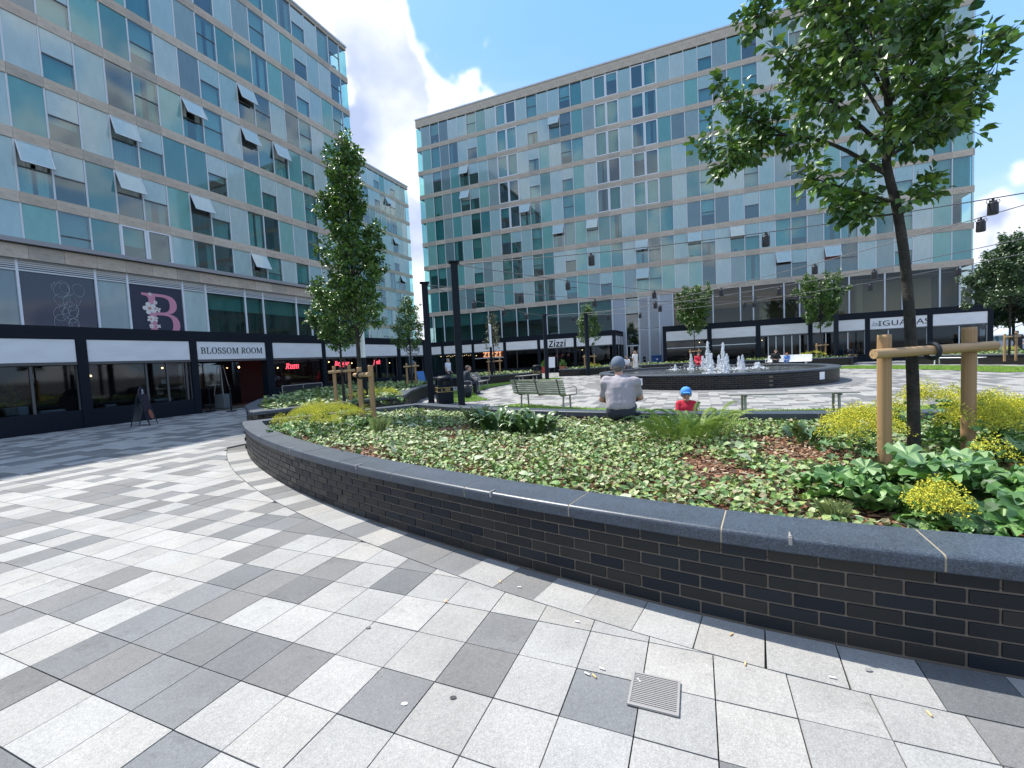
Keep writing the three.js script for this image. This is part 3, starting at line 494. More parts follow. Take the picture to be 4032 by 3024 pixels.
// ---- right: two shop fronts on the long block
{
  const K = 41 / 32, y = (v) => 1.55 + (v - 1.55) * K, H = [2.42, y(2.86)], HT = y(3.24), e = (u) => sR(u);
  const bays = [[e(1643), e(1672)], [e(1680), e(1739)], [e(1749), e(1859), { extra: (g, a, b) => { const L = []; for (let k = 0; k < 14; k++) L.push(new THREE.SphereGeometry(.04, 6, 5).translate(lerp(a, b, k / 14), 2.15 + .06 * Math.sin(k * 2.1), -.6)); mesh('string_bulbs', merge(L), std(rgb(.9, .5, .25), .5, { emissive: rgb(1, .55, .25), emissiveIntensity: 3 }), g); } }],
    [e(1868), e(1983), { rail: 1.72, bar: M.alu, extra: (g, a, b) => { mesh('letter_lights', text('ZIZZI', sansBold, .5, .03, 1.25), std(rgb(.9, .45, .25), .5, { emissive: rgb(1, .42, .2), emissiveIntensity: 1.6 }), g, [lerp(a, b, .58), 2.08, -.3]); mesh('copper_panel', boxGeo((b - a) * .95, .55, .02), std(rgb(.22, .07, .035), .5), g, [(a + b) / 2, 2.08, -.5]); } }],
    [e(1994), e(2117), { panes: [1, 2] }], [e(2128), e(2260), { panes: [1, 1], sign: (p, w) => mesh('lettering', text('Zizzi', sansBold, .62, .015, .98, .1), ink, p, [w * .02, -.02, .03]) }], [e(2271), e(2412), { panes: [1, 1] }]];
  shopFront('pizzeria_front', 'black shop front with white fascia panels left of the entrance of the long block', TURN_R, nR, CRF, bays, H, HT, { depth: 4.95, ends: [1, 1], bulbs: 5 });
  const rb = { bar: M.alu };
  const bays2 = [[e(2624), e(2786), { ...rb, rail: 1.75 }], [e(2803), e(2977), { ...rb, rail: 1.8 }], [e(2995), e(3183), { ...rb, panes: [1, 1, 1, 1, 1, 1] }], [e(3200), e(3407), { ...rb, panes: [1, 1.6, 1.2], extra: (g, a, b) => { const p = mesh('painted_panel', boxGeo(1.1, 1.9, .03), std(rgb(.5, .14, .05), .7), g, [lerp(a, b, .6), 1.3, -.35]); mesh('painted_figure', new THREE.CapsuleGeometry(.2, .9, 4, 10).scale(1, 1, .15), std(rgb(.05, .16, .2), .7), p, [0, -.1, .03]); } }],
    [e(3426), e(3652), { ...rb, panes: [1, 1, 1], sign: (p, w) => { mesh('lettering', text('IGUANAS', sans, .37, .015, 1.42), ink, p, [w * .1, 0, .03]); mesh('small_lettering', text('las', serif, .3, .015, .9, .25), std(rgb(.2, .24, .3), .6), p, [-w * .385, .0, .03]); } }], [e(3673), e(3890), { ...rb, panes: [1, 1] }]];
  shopFront('corner_restaurant_front', 'black shop front with white fascia panels right of the entrance, reaching the block end', TURN_R, nR, CRF, bays2, H, HT, { depth: 4.95, ends: [1, 1], bulbs: 4 });
}

// ---------------------------------------------------------------- brick planters and fountain
const brickMats = [[.014, .016, .018], [.020, .020, .019], [.010, .013, .018], [.026, .025, .022], [.016, .019, .023]].map((c, k) => phys(rgb(...c), .36 + .06 * (k % 3), { specularIntensity: .4, bumpMap: T.pavingBump, bumpScale: .0006 }));
const jointPale = std(rgb(.30, .26, .19), .9);
function area(P) { let a = 0; for (let i = 0, j = P.length - 1; i < P.length; j = i++) a += P[j][0] * P[i][1] - P[i][0] * P[j][1]; return a / 2; }
// walk along a polyline: point and outward normal at distance s
function walker(P, closed) {
  const pts = closed ? [...P, P[0]] : P, acc = [0]; for (let i = 1; i < pts.length; i++) acc.push(acc[i - 1] + Math.hypot(pts[i][0] - pts[i - 1][0], pts[i][1] - pts[i - 1][1]));
  const sign = closed ? (area(P) > 0 ? 1 : -1) : 1; let hint = 0;
  return { len: acc[acc.length - 1], at(s) { let i = hint < acc.length - 1 && acc[hint] <= s ? hint : 0; while (i < acc.length - 2 && acc[i + 1] < s) i++; hint = i; const a = pts[i], b = pts[i + 1], l = acc[i + 1] - acc[i] || 1, t = clamp((s - acc[i]) / l, 0, 1), tx = (b[0] - a[0]) / l, tz = (b[1] - a[1]) / l; return { x: lerp(a[0], b[0], t), z: lerp(a[1], b[1], t), tx, tz, nx: tz * sign, nz: -tx * sign }; } };
}
// sweep a profile [(outward, y)...] along s0..s1
function sweep(wk, prof, s0, s1, step, caps = true) {
  const n = Math.max(1, Math.ceil((s1 - s0) / step)), pos = [], uv = [], idx = [], m = prof.length;
  for (let i = 0; i <= n; i++) {
    const s = lerp(s0, s1, i / n), e = .02, A = wk.at(Math.max(s0, s - e)), B = wk.at(Math.min(s1, s + e)), p = wk.at(s); let nx = A.nx + B.nx, nz = A.nz + B.nz; const l = Math.hypot(nx, nz) || 1; nx /= l; nz /= l;
    let run = 0; prof.forEach(([o, y], k) => { if (k) run += Math.hypot(o - prof[k - 1][0], y - prof[k - 1][1]); pos.push(p.x + nx * o, y, p.z + nz * o); uv.push(s, run); });
  }
  for (let i = 0; i < n; i++) for (let k = 0; k < m - 1; k++) { const a = i * m + k, b = a + m; idx.push(a, b, a + 1, b, b + 1, a + 1); }
  let g = rawGeo(pos, idx, uv); g = g.toNonIndexed(); g.computeVertexNormals();
  if (!caps) return g;
  const cap = (i) => { const P = prof.map((_, k) => [pos[(i * m + k) * 3], pos[(i * m + k) * 3 + 1], pos[(i * m + k) * 3 + 2]]), q = [], u = []; for (let k = 1; k < m - 1; k++) { q.push(...P[0], ...P[k], ...P[k + 1]); u.push(0, 0, .1, 0, 0, .1); } return rawGeo(q, null, u); };
  return merge([g, cap(0), cap(n)]);
}
const brickGeo = (() => { const g = new RoundedBoxGeometry(.215, .065, .1, 1, .004); return g; })();
const copProfile = (w, y0, h, over) => { const r = .022, P = [[-w, y0], [-w, y0 + h - .006], [-w + .006, y0 + h]]; for (let k = 0; k <= 4; k++) { const a = k / 4 * Math.PI / 2; P.push([over - r + Math.sin(a) * r, y0 + h - r + Math.cos(a) * r]); } P.push([over, y0 + .008], [over - .008, y0], [-w, y0]); return P; };
function brickWall(parent, wk, courses, s0, s1, partLimit, near, y0 = .03) {
  let parts = 0; const rest = [], list = [];
  for (let c = 0; c < courses; c++) for (let s = s0 + (c % 2) * .1125; s < s1 - .12; s += .225) { const p = wk.at(s + .1075); list.push({ c, p, d: near ? Math.hypot(p.x, p.z) : 0, q: list.length }); }
  if (near) list.sort((a, b) => a.d - b.d);
  for (const { c, p, q } of list) {
    const y = y0 + .0425 + c * .075, ry = Math.atan2(-p.tz, p.tx), out = -.05 + .004 * hash3(q, 2, 3);
    if (parts < partLimit) { mesh('brick', brickGeo, brickMats[Math.floor(hash3(q, c, 9) * 5)], parent, [p.x + p.nx * out, y, p.z + p.nz * out], [0, ry, 0]); parts++; }
    else { const g = boxGeo(.215, .065, .1).clone().rotateY(ry).translate(p.x + p.nx * out, y, p.z + p.nz * out); rest.push(g); }
  }
  if (rest.length) mesh('bricks', merge(rest), brickMats[1], parent).userData.kind = 'stuff';
  mesh('mortar_wall', sweep(wk, [[-.006, y0 - .02], [-.006, y0 + courses * .075 + .004]], s0, s1, .15, false), M.mortar, parent);
}
function copings(parent, wk, seg, y0, h, w, over, s0 = 0, s1 = wk.len, step = .15) {
  const n = Math.round((s1 - s0) / seg), L = (s1 - s0) / n;
  for (let k = 0; k < n; k++) { mesh('coping_stone', sweep(wk, copProfile(w, y0 + (hash3(k, 1, 4) - .5) * .002, h, over), s0 + k * L + .005, s0 + (k + 1) * L - .005, step), M.coping, parent); }
  const j = []; for (let k = 0; k < n; k++) j.push(sweep(wk, copProfile(w - .004, y0 + .002, h - .005, over - .003), s0 + k * L - .008 > 0 ? s0 + k * L - .008 : 0, s0 + k * L + .008, .02, false));
  mesh('coping_joints', merge(j), jointPale, parent);
}
const soilY = .43;
function planter(name, label, poly, o = {}) {
  const g = thing(name, label, 'planter', [0, 0, 0], 0, o.group), wk = walker(poly, true), courses = o.courses ?? 6;
  const yc = .03 + courses * .075 + .005;
  brickWall(g, wk, courses, 0, wk.len, o.parts ?? 0, true);
  copings(g, wk, o.seg ?? .92, yc, .085, o.cw ?? .29, .045);
  mesh('inner_wall', sweep(wk, [[-.24, .1], [-.24, yc + .01]], 0, wk.len, .3, false), M.mortar, g);
  const sh = new THREE.Shape(poly.map(([x, z]) => new THREE.Vector2(x, -z))), sg = new THREE.ShapeGeometry(sh).rotateX(-Math.PI / 2).translate(0, o.soil ?? soilY, 0);
  const uv = sg.attributes.uv; for (let i = 0; i < uv.count; i++) uv.setXY(i, uv.getX(i) * 1.2, uv.getY(i) * 1.2);
  mesh('soil', sg, M.mulch, g);
  return { g, wk };
}
const nearP = planter('curved_brick_planter', 'large curved black brick planter with dark granite coping and leafy ground cover', nearPoly, { parts: 300 });
planter('brick_planter', 'black brick planter beside the litter bin with three staked trees', L_BACK, { group: 'planters round the lawn' });
planter('brick_planter', 'black brick planter behind two steel benches in front of the letter lights', Z_LEFT, { group: 'planters round the lawn' });
planter('brick_planter', 'black brick planter behind the fountain in front of the louvred entrance', Z_MID, { group: 'planters round the lawn' });
planter('brick_planter', 'short black brick planter beyond the fountain beside the tall black post', R_MID, { group: 'planters round the lawn' });
planter('brick_planter', 'black brick planter behind the long flat bench on the far lawn', R_END, { group: 'planters round the lawn' });
// steel skate stops screwed on the coping edge
for (const [u, v] of [[915, 1690], [918, 1728], [994, 1789], [1232, 1872], [1811, 1988], [3115, 2165]]) {
  const p = W(u, v, .575), g = merge([rbx(-.008, .008, -.03, .012, .006, .016, .003), rod([0, .008, .012], [0, .012, -.055], .01, .004, 8)]);
  let best = null; for (let s = 0; s < nearP.wk.len * .55; s += .02) { const q = nearP.wk.at(s), e = Math.hypot(q.x - p[0], q.z - p[2]); if (!best || e < best.e) best = { e, q }; }
  const q = best.q; mesh('skate_stop', g, M.steel, nearP.g, [q.x + q.nx * .033, .562, q.z + q.nz * .033], [0, Math.atan2(q.nx, q.nz), 0]);
}
// ---- fountain
const RF = 5.0;
{
  const circ = arcPts(RF, 0, Math.PI * 2, 120).slice(0, -1), g = thing('round_fountain', 'round black brick fountain with granite rim and white water jets', 'fountain'), wk = walker(circ, true), yc = .03 + 7 * .075 + .005;
  brickWall(g, wk, 7, 0, wk.len, 300, true);
  copings(g, wk, .95, yc, .07, .42, .06);
  mesh('inner_wall', sweep(wk, [[-.4, .1], [-.4, yc + .01]], 0, wk.len, .4, false), M.mortar, g);
  // water with ripples
  const R0 = RF - .38, pos = [], idx = [], NR = 46, NA = 150;
  const jets = [[1325, 1120, 1080], [1452, 1118, 992], [1545, 1112, 1010], [1585, 1118, 893], [1612, 1122, 985], [1672, 1118, 1000], [1705, 1120, 905], [1735, 1124, 990], [1830, 1115, 1012], [1858, 1118, 1002], [1965, 1108, 1062], [1985, 1110, 1058], [1605, 1150, 1085], [1745, 1152, 1070]].map(([x, yb, yt]) => { const p = W(2000 + x * .4973, 900 + yb * .4973, .53), t = above(p, 2000 + x * .4973, 900 + yt * .4973); return { p, h: t[1] - .53 }; });
  for (const j of jets) { const q = Math.hypot(j.p[0] - C[0], j.p[2] - C[1]), k = Math.min(1, 3.1 / q), sc = Math.hypot(C[0] + (j.p[0] - C[0]) * k, C[1] + (j.p[2] - C[1]) * k) / Math.hypot(j.p[0], j.p[2]); j.p = [C[0] + (j.p[0] - C[0]) * k, .53, C[1] + (j.p[2] - C[1]) * k]; j.h *= sc; }
  for (let i = 0; i <= NR; i++) for (let a = 0; a < NA; a++) { const r = R0 * i / NR, th = a / NA * 6.2832, x = C[0] + r * Math.sin(th), z = C[1] + r * Math.cos(th); let y = (fbm(x * 3.2, 1, z * 3.2, 3) - .5) * .05; for (const j of jets) { const d = Math.hypot(x - j.p[0], z - j.p[2]); y += .012 * Math.sin(d * 17) * Math.exp(-d * .7); } pos.push(x, .53 + y, z); }
  for (let i = 0; i < NR; i++) for (let a = 0; a < NA; a++) { const p = i * NA + a, q = i * NA + (a + 1) % NA; idx.push(p, p + NA, q, q, p + NA, q + NA); }
  mesh('water', rawGeo(pos, idx), phys(rgb(.055, .06, .06), .12, { ior: 1.33 }), g);
  mesh('basin_floor', new THREE.CircleGeometry(R0, 48).rotateX(-Math.PI / 2).translate(C[0], .3, C[1]), M.mortar, g);
  const foam = phys(rgb(.93, .95, .97), .35, { transmission: .5, thickness: 0, side: THREE.DoubleSide }), r = rng(31), blobG = new THREE.IcosahedronGeometry(1, 0);
  for (const j of jets) {
    const L = [], n = 150 + Math.floor(j.h * 380);
    for (let k = 0; k < n; k++) { const t = Math.pow(r(), .85), spread = (.035 + .10 * (1 - t) * j.h) * (.4 + r()), a = r() * 6.283, s = .006 + r() * .017 * (1 - t * .4); L.push(blobG.clone().scale(s, s * (1.2 + r() * 3.2), s).translate(Math.cos(a) * spread * r() * 1.3, t * j.h * (1 - .1 * r()), Math.sin(a) * spread * r() * 1.3)); }
    for (let k = 0; k < 40; k++) { const a = r() * 6.283, d = .05 + r() * .4, s = .008 + r() * .016; L.push(blobG.clone().scale(s * 1.4, s, s * 1.4).translate(Math.cos(a) * d, .01 + r() * r() * .18, Math.sin(a) * d)); }
    const core = new THREE.CylinderGeometry(.008, .028, j.h * .9, 9, 14, true).translate(0, j.h * .45, 0), p = core.attributes.position; for (let i = 0; i < p.count; i++) { const k = 1 + (noise3(p.getX(i) * 40, p.getY(i) * 14, p.getZ(i) * 40) - .5) * 1.5; p.setX(i, p.getX(i) * k); p.setZ(i, p.getZ(i) * k); } L.push(core);
    mesh('water_jet', merge(L), foam, g, j.p);
  }
  for (const [u, v] of [[2517, 1502], [3237, 1483]]) { const d = dirOf(u, v), a0 = Math.atan2(0, 1); let best; for (let k = 0; k < 400; k++) { const th = -1.6 + k / 400 * 3.2, x = C[0] + (RF + .012) * Math.sin(th), z = C[1] + (RF + .012) * Math.cos(th), e = Math.abs(x / z - d[0] / d[2]); if (z < C[1] + 4.9 && (!best || e < best.e) && (x * d[0] + z * d[2] > 0) && Math.cos(th) > .15) best = { e, th }; } const th = best.th; mesh('notice_plate', rbx(-.16, .16, -.14, .14, -.006, .006, .004), M.white, g, [C[0] + (RF + .015) * Math.sin(th), .36, C[1] + (RF + .015) * Math.cos(th)], [0, th, 0]); }
}

// ---------------------------------------------------------------- plants
// folded leaf of unit length along +y, facing +z
function leafShape(w = .36, fold = .12, droop = .1) { return { v: [[0, 0, 0], [-w * .8, .28, fold], [-w, .55, fold * .9], [0, .5, 0], [w, .55, fold * .9], [w * .8, .28, fold], [0, 1, -droop]], t: [[0, 1, 3], [1, 2, 3], [2, 6, 3], [3, 6, 4], [3, 4, 5], [0, 3, 5]] }; }
class Leaves {
  constructor() { this.p = []; this.c = []; }
  add(shape, m, c) { const q = V3(); const W3 = shape.v.map((v) => { q.set(...v).applyMatrix4(m); return [q.x, q.y, q.z]; }); for (const t of shape.t) for (const i of t) { this.p.push(...W3[i]); this.c.push(c[0], c[1], c[2]); } }
  geo() { return rawGeo(this.p, null, null, this.c); }
}
const leafMat = phys(rgb(1, 1, 1), .42, { vertexColors: true, side: THREE.DoubleSide, transmission: .48, thickness: 0, ior: 1.5 });
const leafMatFlat = phys(rgb(1, 1, 1), .55, { vertexColors: true, side: THREE.DoubleSide, transmission: .28, thickness: 0 });
const leafTones = [[.095, .205, .032], [.065, .155, .034], [.14, .27, .036], [.045, .11, .03], [.20, .33, .045]];
const basis = (pos, dir, up, s) => { const y = dir.clone().normalize(), z = up.clone().sub(y.clone().multiplyScalar(up.dot(y))).normalize(), x = V3().crossVectors(y, z); return new THREE.Matrix4().makeBasis(x.multiplyScalar(s), y.multiplyScalar(s), z.multiplyScalar(s)).setPosition(pos); };
const rv = (r) => { const z = r() * 2 - 1, a = r() * 6.283, q = Math.sqrt(1 - z * z); return V3(q * Math.cos(a), z, q * Math.sin(a)); };
const shapes = [leafShape(.36, .1, .12), leafShape(.42, .16, .2), leafShape(.3, .07, .05)];
// tapering limb along points
function limb(pts, r0, r1, rad = 7) {
  const cv = new THREE.CatmullRomCurve3(pts.map((p) => (p.isVector3 ? p : V3(...p)))), n = Math.max(4, pts.length * 3), fr = cv.computeFrenetFrames(n, false), pos = [], uv = [], idx = [];
  for (let i = 0; i <= n; i++) { const t = i / n, p = cv.getPointAt(t), r = lerp(r0, r1, t); for (let k = 0; k <= rad; k++) { const a = k / rad * 6.2832, rr = r * (1 + .08 * (noise3(t * 9, k % rad, r0 * 50) - .5)); const q = fr.normals[i].clone().multiplyScalar(Math.cos(a) * rr).add(fr.binormals[i].clone().multiplyScalar(Math.sin(a) * rr)).add(p); pos.push(q.x, q.y, q.z); uv.push(k / rad, t * cv.getLength() * 2); } }
  for (let i = 0; i < n; i++) for (let k = 0; k < rad; k++) { const a = i * (rad + 1) + k, b = a + rad + 1; idx.push(a, a + 1, b, a + 1, b + 1, b); }
  return { g: rawGeo(pos, idx, uv), cv };
}
// leaves round a twig curve
function leafyTwig(L, cv, n, len, r, tones, t0 = .15) {
  for (let k = 0; k < n; k++) {
    const t = lerp(t0, 1, Math.sqrt(r())), p = cv.getPointAt(Math.min(1, t)), tg = cv.getTangentAt(Math.min(1, t)), side = rv(r), dir = tg.clone().multiplyScalar(.5).add(side.multiplyScalar(.9)).add(V3(0, -.35, 0));
    const stem = side.clone().multiplyScalar(len * (.3 + r() * .8)), up = V3((r() - .5) * 1.3, .9, (r() - .5) * 1.3), s = len * (.65 + r() * .6), c = tones[Math.floor(r() * tones.length)], b = .8 + r() * .45;
    L.add(shapes[Math.floor(r() * 3)], basis(p.clone().add(stem), dir, up, s), [c[0] * b, c[1] * b, c[2] * b]);
  }
}
// general tree: envelope radius as a function of height fraction
function tree(name, label, base, o) {
  const r = rng(o.seed), t = thing(name, label, 'tree', base, 0, o.group), H = o.h, lean = o.lean ?? [0, 0];
  const spine = [0, .2, .4, .6, .8, 1].map((q) => V3(lean[0] * q + (r() - .5) * .05 * H * .1, H * .97 * q, lean[1] * q + (r() - .5) * .05 * H * .1));
  const tr = limb(spine, o.r, o.r * .18, 8); mesh('trunk', tr.g, M.bark, t);
  const L = new Leaves(), limbs = [];
  for (let k = 0; k < o.branches; k++) {
    const q = lerp(o.y0, o.y1, Math.pow((k + r() * .8) / o.branches, .95)), a = k * 2.4 + r() * 1.2, R = o.env(q) * (1 - (o.ragged ?? .25) + r() * (.17 + (o.ragged ?? .25))), p0 = tr.cv.getPointAt(clamp(q * .97 - .06, 0, 1)), rise = o.rise ?? .55;
    const e = V3(p0.x + Math.cos(a) * R, Math.min(H * 1.02, q * H + R * rise * (.5 + r() * .6)), p0.z + Math.sin(a) * R), m = p0.clone().lerp(e, .5).add(V3(0, -R * .06, 0));
    const b = limb([p0, m, e], o.r * .32 * (1 - q * .6), .004, 5); limbs.push(b.g);
    leafyTwig(L, b.cv, Math.round(o.leaves * R / o.branches * .55), o.leaf, r, o.tones ?? leafTones, .3);
    for (let s = 0; s < 4; s++) { const tp = b.cv.getPointAt(.35 + r() * .6), d = rv(r).multiplyScalar(R * (.22 + r() * .25)).add(V3(0, R * .1, 0)), cv2 = new THREE.CatmullRomCurve3([tp, tp.clone().add(d.clone().multiplyScalar(.5)), tp.clone().add(d)]); leafyTwig(L, cv2, Math.round(o.leaves * R / o.branches * .32), o.leaf, r, o.tones ?? leafTones, .2); if (!o.far) limbs.push(limb([tp, tp.clone().add(d.clone().multiplyScalar(.5)), tp.clone().add(d)], .006, .002, 4).g); }
  }
  mesh('branches', merge(limbs), M.bark, t).userData.kind = 'stuff';
  mesh('crown', L.geo(), leafMat, t).userData.kind = 'stuff';
  return t;
}
// round stakes with a cross rail and a rubber tie
function stakes(label, a, b, h, tie, r = .05, group = 'timber tree stakes') {
  const g = thing('tree_stake', label, 'stake', [a[0], a[1], a[2]], 0, group), dx = b[0] - a[0], dz = b[2] - a[2], l = Math.hypot(dx, dz), yr = h - .16;
  const post = (x, z, dh) => { const pts = [[.94, 0], [1, .02], [1, .98], [.96, 1]].map(([q, t]) => new THREE.Vector2(r * q, t * (h + dh))); pts.push(new THREE.Vector2(0, h + dh)); mesh('stake', new THREE.LatheGeometry(pts, 14), M.wood, g, [x, 0, z]); };
  post(0, 0, 0); post(dx, dz, .03);
  const ux = dx / l, uz = dz / l, off = r * 1.35, ox = -uz * off, oz = ux * off, e = .16, sg = (a[0] + ox) ** 2 + (a[2] + oz) ** 2 < (a[0] - ox) ** 2 + (a[2] - oz) ** 2 ? 1 : -1;
  mesh('cross_rail', rod([-ux * e + ox * sg, yr, -uz * e + oz * sg], [dx + ux * e + ox * sg, yr + .02, dz + uz * e + oz * sg], r * .82, r * .82, 14), M.woodLight, g);
  mesh('rubber_tie', new THREE.TorusGeometry(r * 1.25, .018, 6, 18).rotateY(Math.PI / 2).rotateX(.5).rotateY(-Math.atan2(uz, ux)).translate(tie * dx + ox * sg, yr, tie * dz + oz * sg), M.blackSoft, g);
  return g;
}
// ---- near tree on the right, one long limb to the left
{
  const tq = W(3600, 1795, soilY), base = [tq[0] * 3.87 / -tq[2], soilY, -3.87], r = rng(404), t = thing('staked_tree', 'large leafy tree tied to two timber stakes in the near planter', 'tree', base, 0, 'trees in the planters');
  const at = (u, v, dep = 0) => { const p = above(base, u, v), l = Math.hypot(p[0], p[2]), k = (l + dep) / l; return V3(p[0] * k - base[0], EYE + (p[1] - EYE) * k - base[1], p[2] * k - base[2]); };
  const tr = limb([V3(0, -.1, 0), at(3596, 1560), at(3590, 1400), at(3578, 1200), at(3560, 1000), at(3528, 800), at(3490, 640), at(3500, 420), at(3470, 200), at(3480, -60), at(3470, -420)], .05, .018, 14);
  mesh('trunk', tr.g, M.bark, t);
  const L = new Leaves(), B = [], tips = [];
  const branch = (from, pts, r0, n, spread = .42) => {
    const b = limb([from, ...pts], r0 * .72, .004, 6); B.push(b.g); leafyTwig(L, b.cv, n, .085, r, leafTones, .35);
    const k = Math.round(n / 6); for (let s = 0; s < k; s++) { const p = b.cv.getPointAt(.3 + .7 * r()), d = rv(r).multiplyScalar(spread * (.4 + r() * .7)); d.y += .06; const q = [p, p.clone().addScaledVector(d, .5).add(V3(0, .02, 0)), p.clone().add(d)], tw = limb(q, .006, .0025, 4); B.push(tw.g); leafyTwig(L, tw.cv, 15 + Math.floor(r() * 10), .082, r, leafTones, .1); }
  };
  const T0 = (v) => tr.cv.getPointAt(v);
  branch(at(3500, 690), [at(3250, 560, .2), at(3000, 535, .35), at(2780, 600, .4)], .03, 120, .36);
  branch(at(3120, 545, .25), [at(2950, 460, .3), at(2860, 400, .45)], .014, 70, .32);
  branch(at(3040, 540, .3), [at(2900, 620, .2), at(2830, 660, .2)], .012, 60, .3);
  branch(at(3505, 600), [at(3300, 420, -.2), at(3180, 330, -.3), at(3060, 200, -.3)], .026, 110, .42);
  branch(at(3500, 500), [at(3380, 300, .3), at(3260, 120, .5), at(3180, -40, .5)], .024, 110, .45);
  branch(at(3530, 800), [at(3420, 765, -.2), at(3260, 720, -.25), at(3140, 680, -.3)], .016, 46, .24);
  branch(at(3528, 790), [at(3450, 800, .15), at(3330, 780, .25)], .014, 26, .2);
  branch(at(3545, 840), [at(3430, 850, -.1), at(3330, 830, -.2), at(3290, 855, -.2)], .012, 34, .15);
  branch(at(3548, 850), [at(3600, 790, .1), at(3690, 740, .2)], .012, 24, .14);
  branch(at(3490, 640), [at(3560, 520, -.3), at(3640, 420, -.5), at(3740, 300, -.6)], .024, 120, .4);
  branch(at(3490, 620), [at(3600, 560, .3), at(3720, 480, .4), at(3800, 430, .45)], .022, 110, .36);
  branch(at(3500, 420), [at(3560, 300, -.2), at(3650, 150, -.3), at(3690, 20, -.4)], .022, 120, .42);
  branch(at(3500, 400), [at(3420, 250, -.4), at(3330, 120, -.6), at(3300, -60, -.6)], .022, 120, .45);
  branch(at(3470, 200), [at(3380, 60, .2), at(3220, -120, .3), at(3060, -80, .3)], .02, 120, .45);
  branch(at(3475, 250), [at(3380, 200, .5), at(3250, 240, .9)], .018, 110, .42);
  branch(at(3475, 250), [at(3520, 120, .5), at(3600, 20, .8), at(3640, -150, .9)], .02, 120, .45);
  branch(at(3470, 120), [at(3430, -80, -.3), at(3380, -300, -.4)], .02, 130, .5);
  branch(at(3480, -60), [at(3600, -200, 0), at(3720, -330, .1)], .018, 120, .45);
  branch(at(3470, -200), [at(3450, -450, 0), at(3420, -750, .1)], .018, 130, .5);
  branch(at(3060, -80, .3), [at(2990, 30, .3), at(2985, 110, .3)], .01, 50, .22);
  branch(at(3740, 380, -.3), [at(3800, 400, -.2), at(3840, 330, -.2), at(3870, 120, -.2)], .01, 14, .06);
  branch(at(3760, 430, .2), [at(3860, 330, .1), at(3960, 190, .1)], .008, 12, .05);
  branch(at(3780, 440, .2), [at(3860, 360, .1), at(3925, 300, .1)], .008, 14, .07);
  mesh('branches', merge(B), M.bark, t).userData.kind = 'stuff';
  // the leaves nearest the camera as single leaves, the rest as one crown
  const p = L.p, c = L.c, per = 18 * 3, n = p.length / per, order = [];
  for (let k = 0; k < n; k++) order.push([Math.hypot(p[k * per] + base[0], p[k * per + 1] + base[1] - EYE, p[k * per + 2] + base[2]), k]);
  order.sort((a, b) => a[0] - b[0]); const own = new Set(order.slice(0, 300).map((q) => q[1])), P = [], K = [];
  for (let k = 0; k < n; k++) { const a = p.slice(k * per, (k + 1) * per), b = c.slice(k * per, (k + 1) * per); if (own.has(k)) mesh('leaf', rawGeo(a, null, null, b), leafMat, t); else { for (const v of a) P.push(v); for (const v of b) K.push(v); } }
  mesh('crown', rawGeo(P, null, null, K), leafMat, t).userData.kind = 'stuff';
  stakes('pair of stout timber stakes with cross rail round the nearest tree', [3.2, soilY - .2, -3.79], [3.98, soilY - .2, -3.84], 1.37, .47, .05);
}
const gT = 'trees in the planters';
const colEnv = (a) => (q) => a * (q < .42 ? lerp(.9, 1, (q - .3) / .12) : q < .6 ? lerp(1, .86, (q - .42) / .18) : q < .85 ? lerp(.86, .5, (q - .6) / .25) : lerp(.5, .14, (q - .85) / .15));
{
  const b = [-3.22, soilY, -9.4];
  tree('staked_tree', 'tall slim leafy tree at the tip of the near planter beside two stakes', b, { seed: 71, h: 6.05, r: .055, y0: .34, y1: .97, branches: 70, leaves: 14500, leaf: .076, env: colEnv(.74), rise: .7, ragged: .4, group: gT });
  stakes('two leaning timber stakes with a short rail beside the tall slim tree', [-3.16, soilY - .2, -9.2], [-2.62, soilY - .2, -8.25], 1.3, .4, .05);
}
const treeAt = (label, u, v, dist, top, o, stake) => {
  const d = dirOf(u, v), l = Math.hypot(d[0], d[2]), b = [d[0] * dist / l, soilY, d[2] * dist / l];
  tree('staked_tree', label, b, { h: top - soilY, r: .05, branches: 40, leaves: 5200, leaf: .085, env: colEnv(.75), y0: .42, y1: .97, rise: .6, group: gT, ...o });
  if (stake) { const w = dist < 25 ? .18 : .38, a = [b[0] - w, soilY - .2, b[2] + .12], e = [b[0] + w, soilY - .2, b[2] - .05]; stakes(stake, a, e, 1.35, .5, .05); }
};
treeAt('small leafy tree close behind the tall slim tree beside the neon words', 1352, 1530, 13.6, 3.9, { seed: 81, y0: .5, env: (q) => .72 * (q < .7 ? 1 : lerp(1, .4, (q - .7) / .3)), branches: 38, leaves: 5200 }, 'timber stakes of the small tree beside the neon words');
treeAt('small tree with open crown in front of the last white fascia panel', 1622, 1500, 21, 4.75, { seed: 82, env: colEnv(.8), leaves: 4200 }, 'timber stakes of the open-crowned small tree by the left shop row end');
treeAt('thin sparse yellowish tree in front of the letter lights', 1948, 1470, 30, 4.85, { seed: 83, env: colEnv(.62), leaves: 1500, tones: [[.16, .16, .06], [.12, .15, .05], [.2, .17, .08]], branches: 26 }, 'timber stakes of the thin sparse tree');
treeAt('small dense tree in front of the dark lettered fascia', 2322, 1450, 34.5, 5.6, { seed: 84, env: colEnv(.98), leaves: 4200, leaf: .1 }, 'timber stakes of the small dense tree left of the entrance');
treeAt('egg shaped dense tree behind the fountain jets', 2735, 1400, 37.5, 6.35, { seed: 85, env: (q) => 1.45 * Math.pow(Math.sin(Math.PI * clamp((q - .33) / .72, 0.02, .98)), .7), leaves: 6200, leaf: .11, y0: .42, far: true }, 'timber stakes of the egg shaped tree behind the fountain');
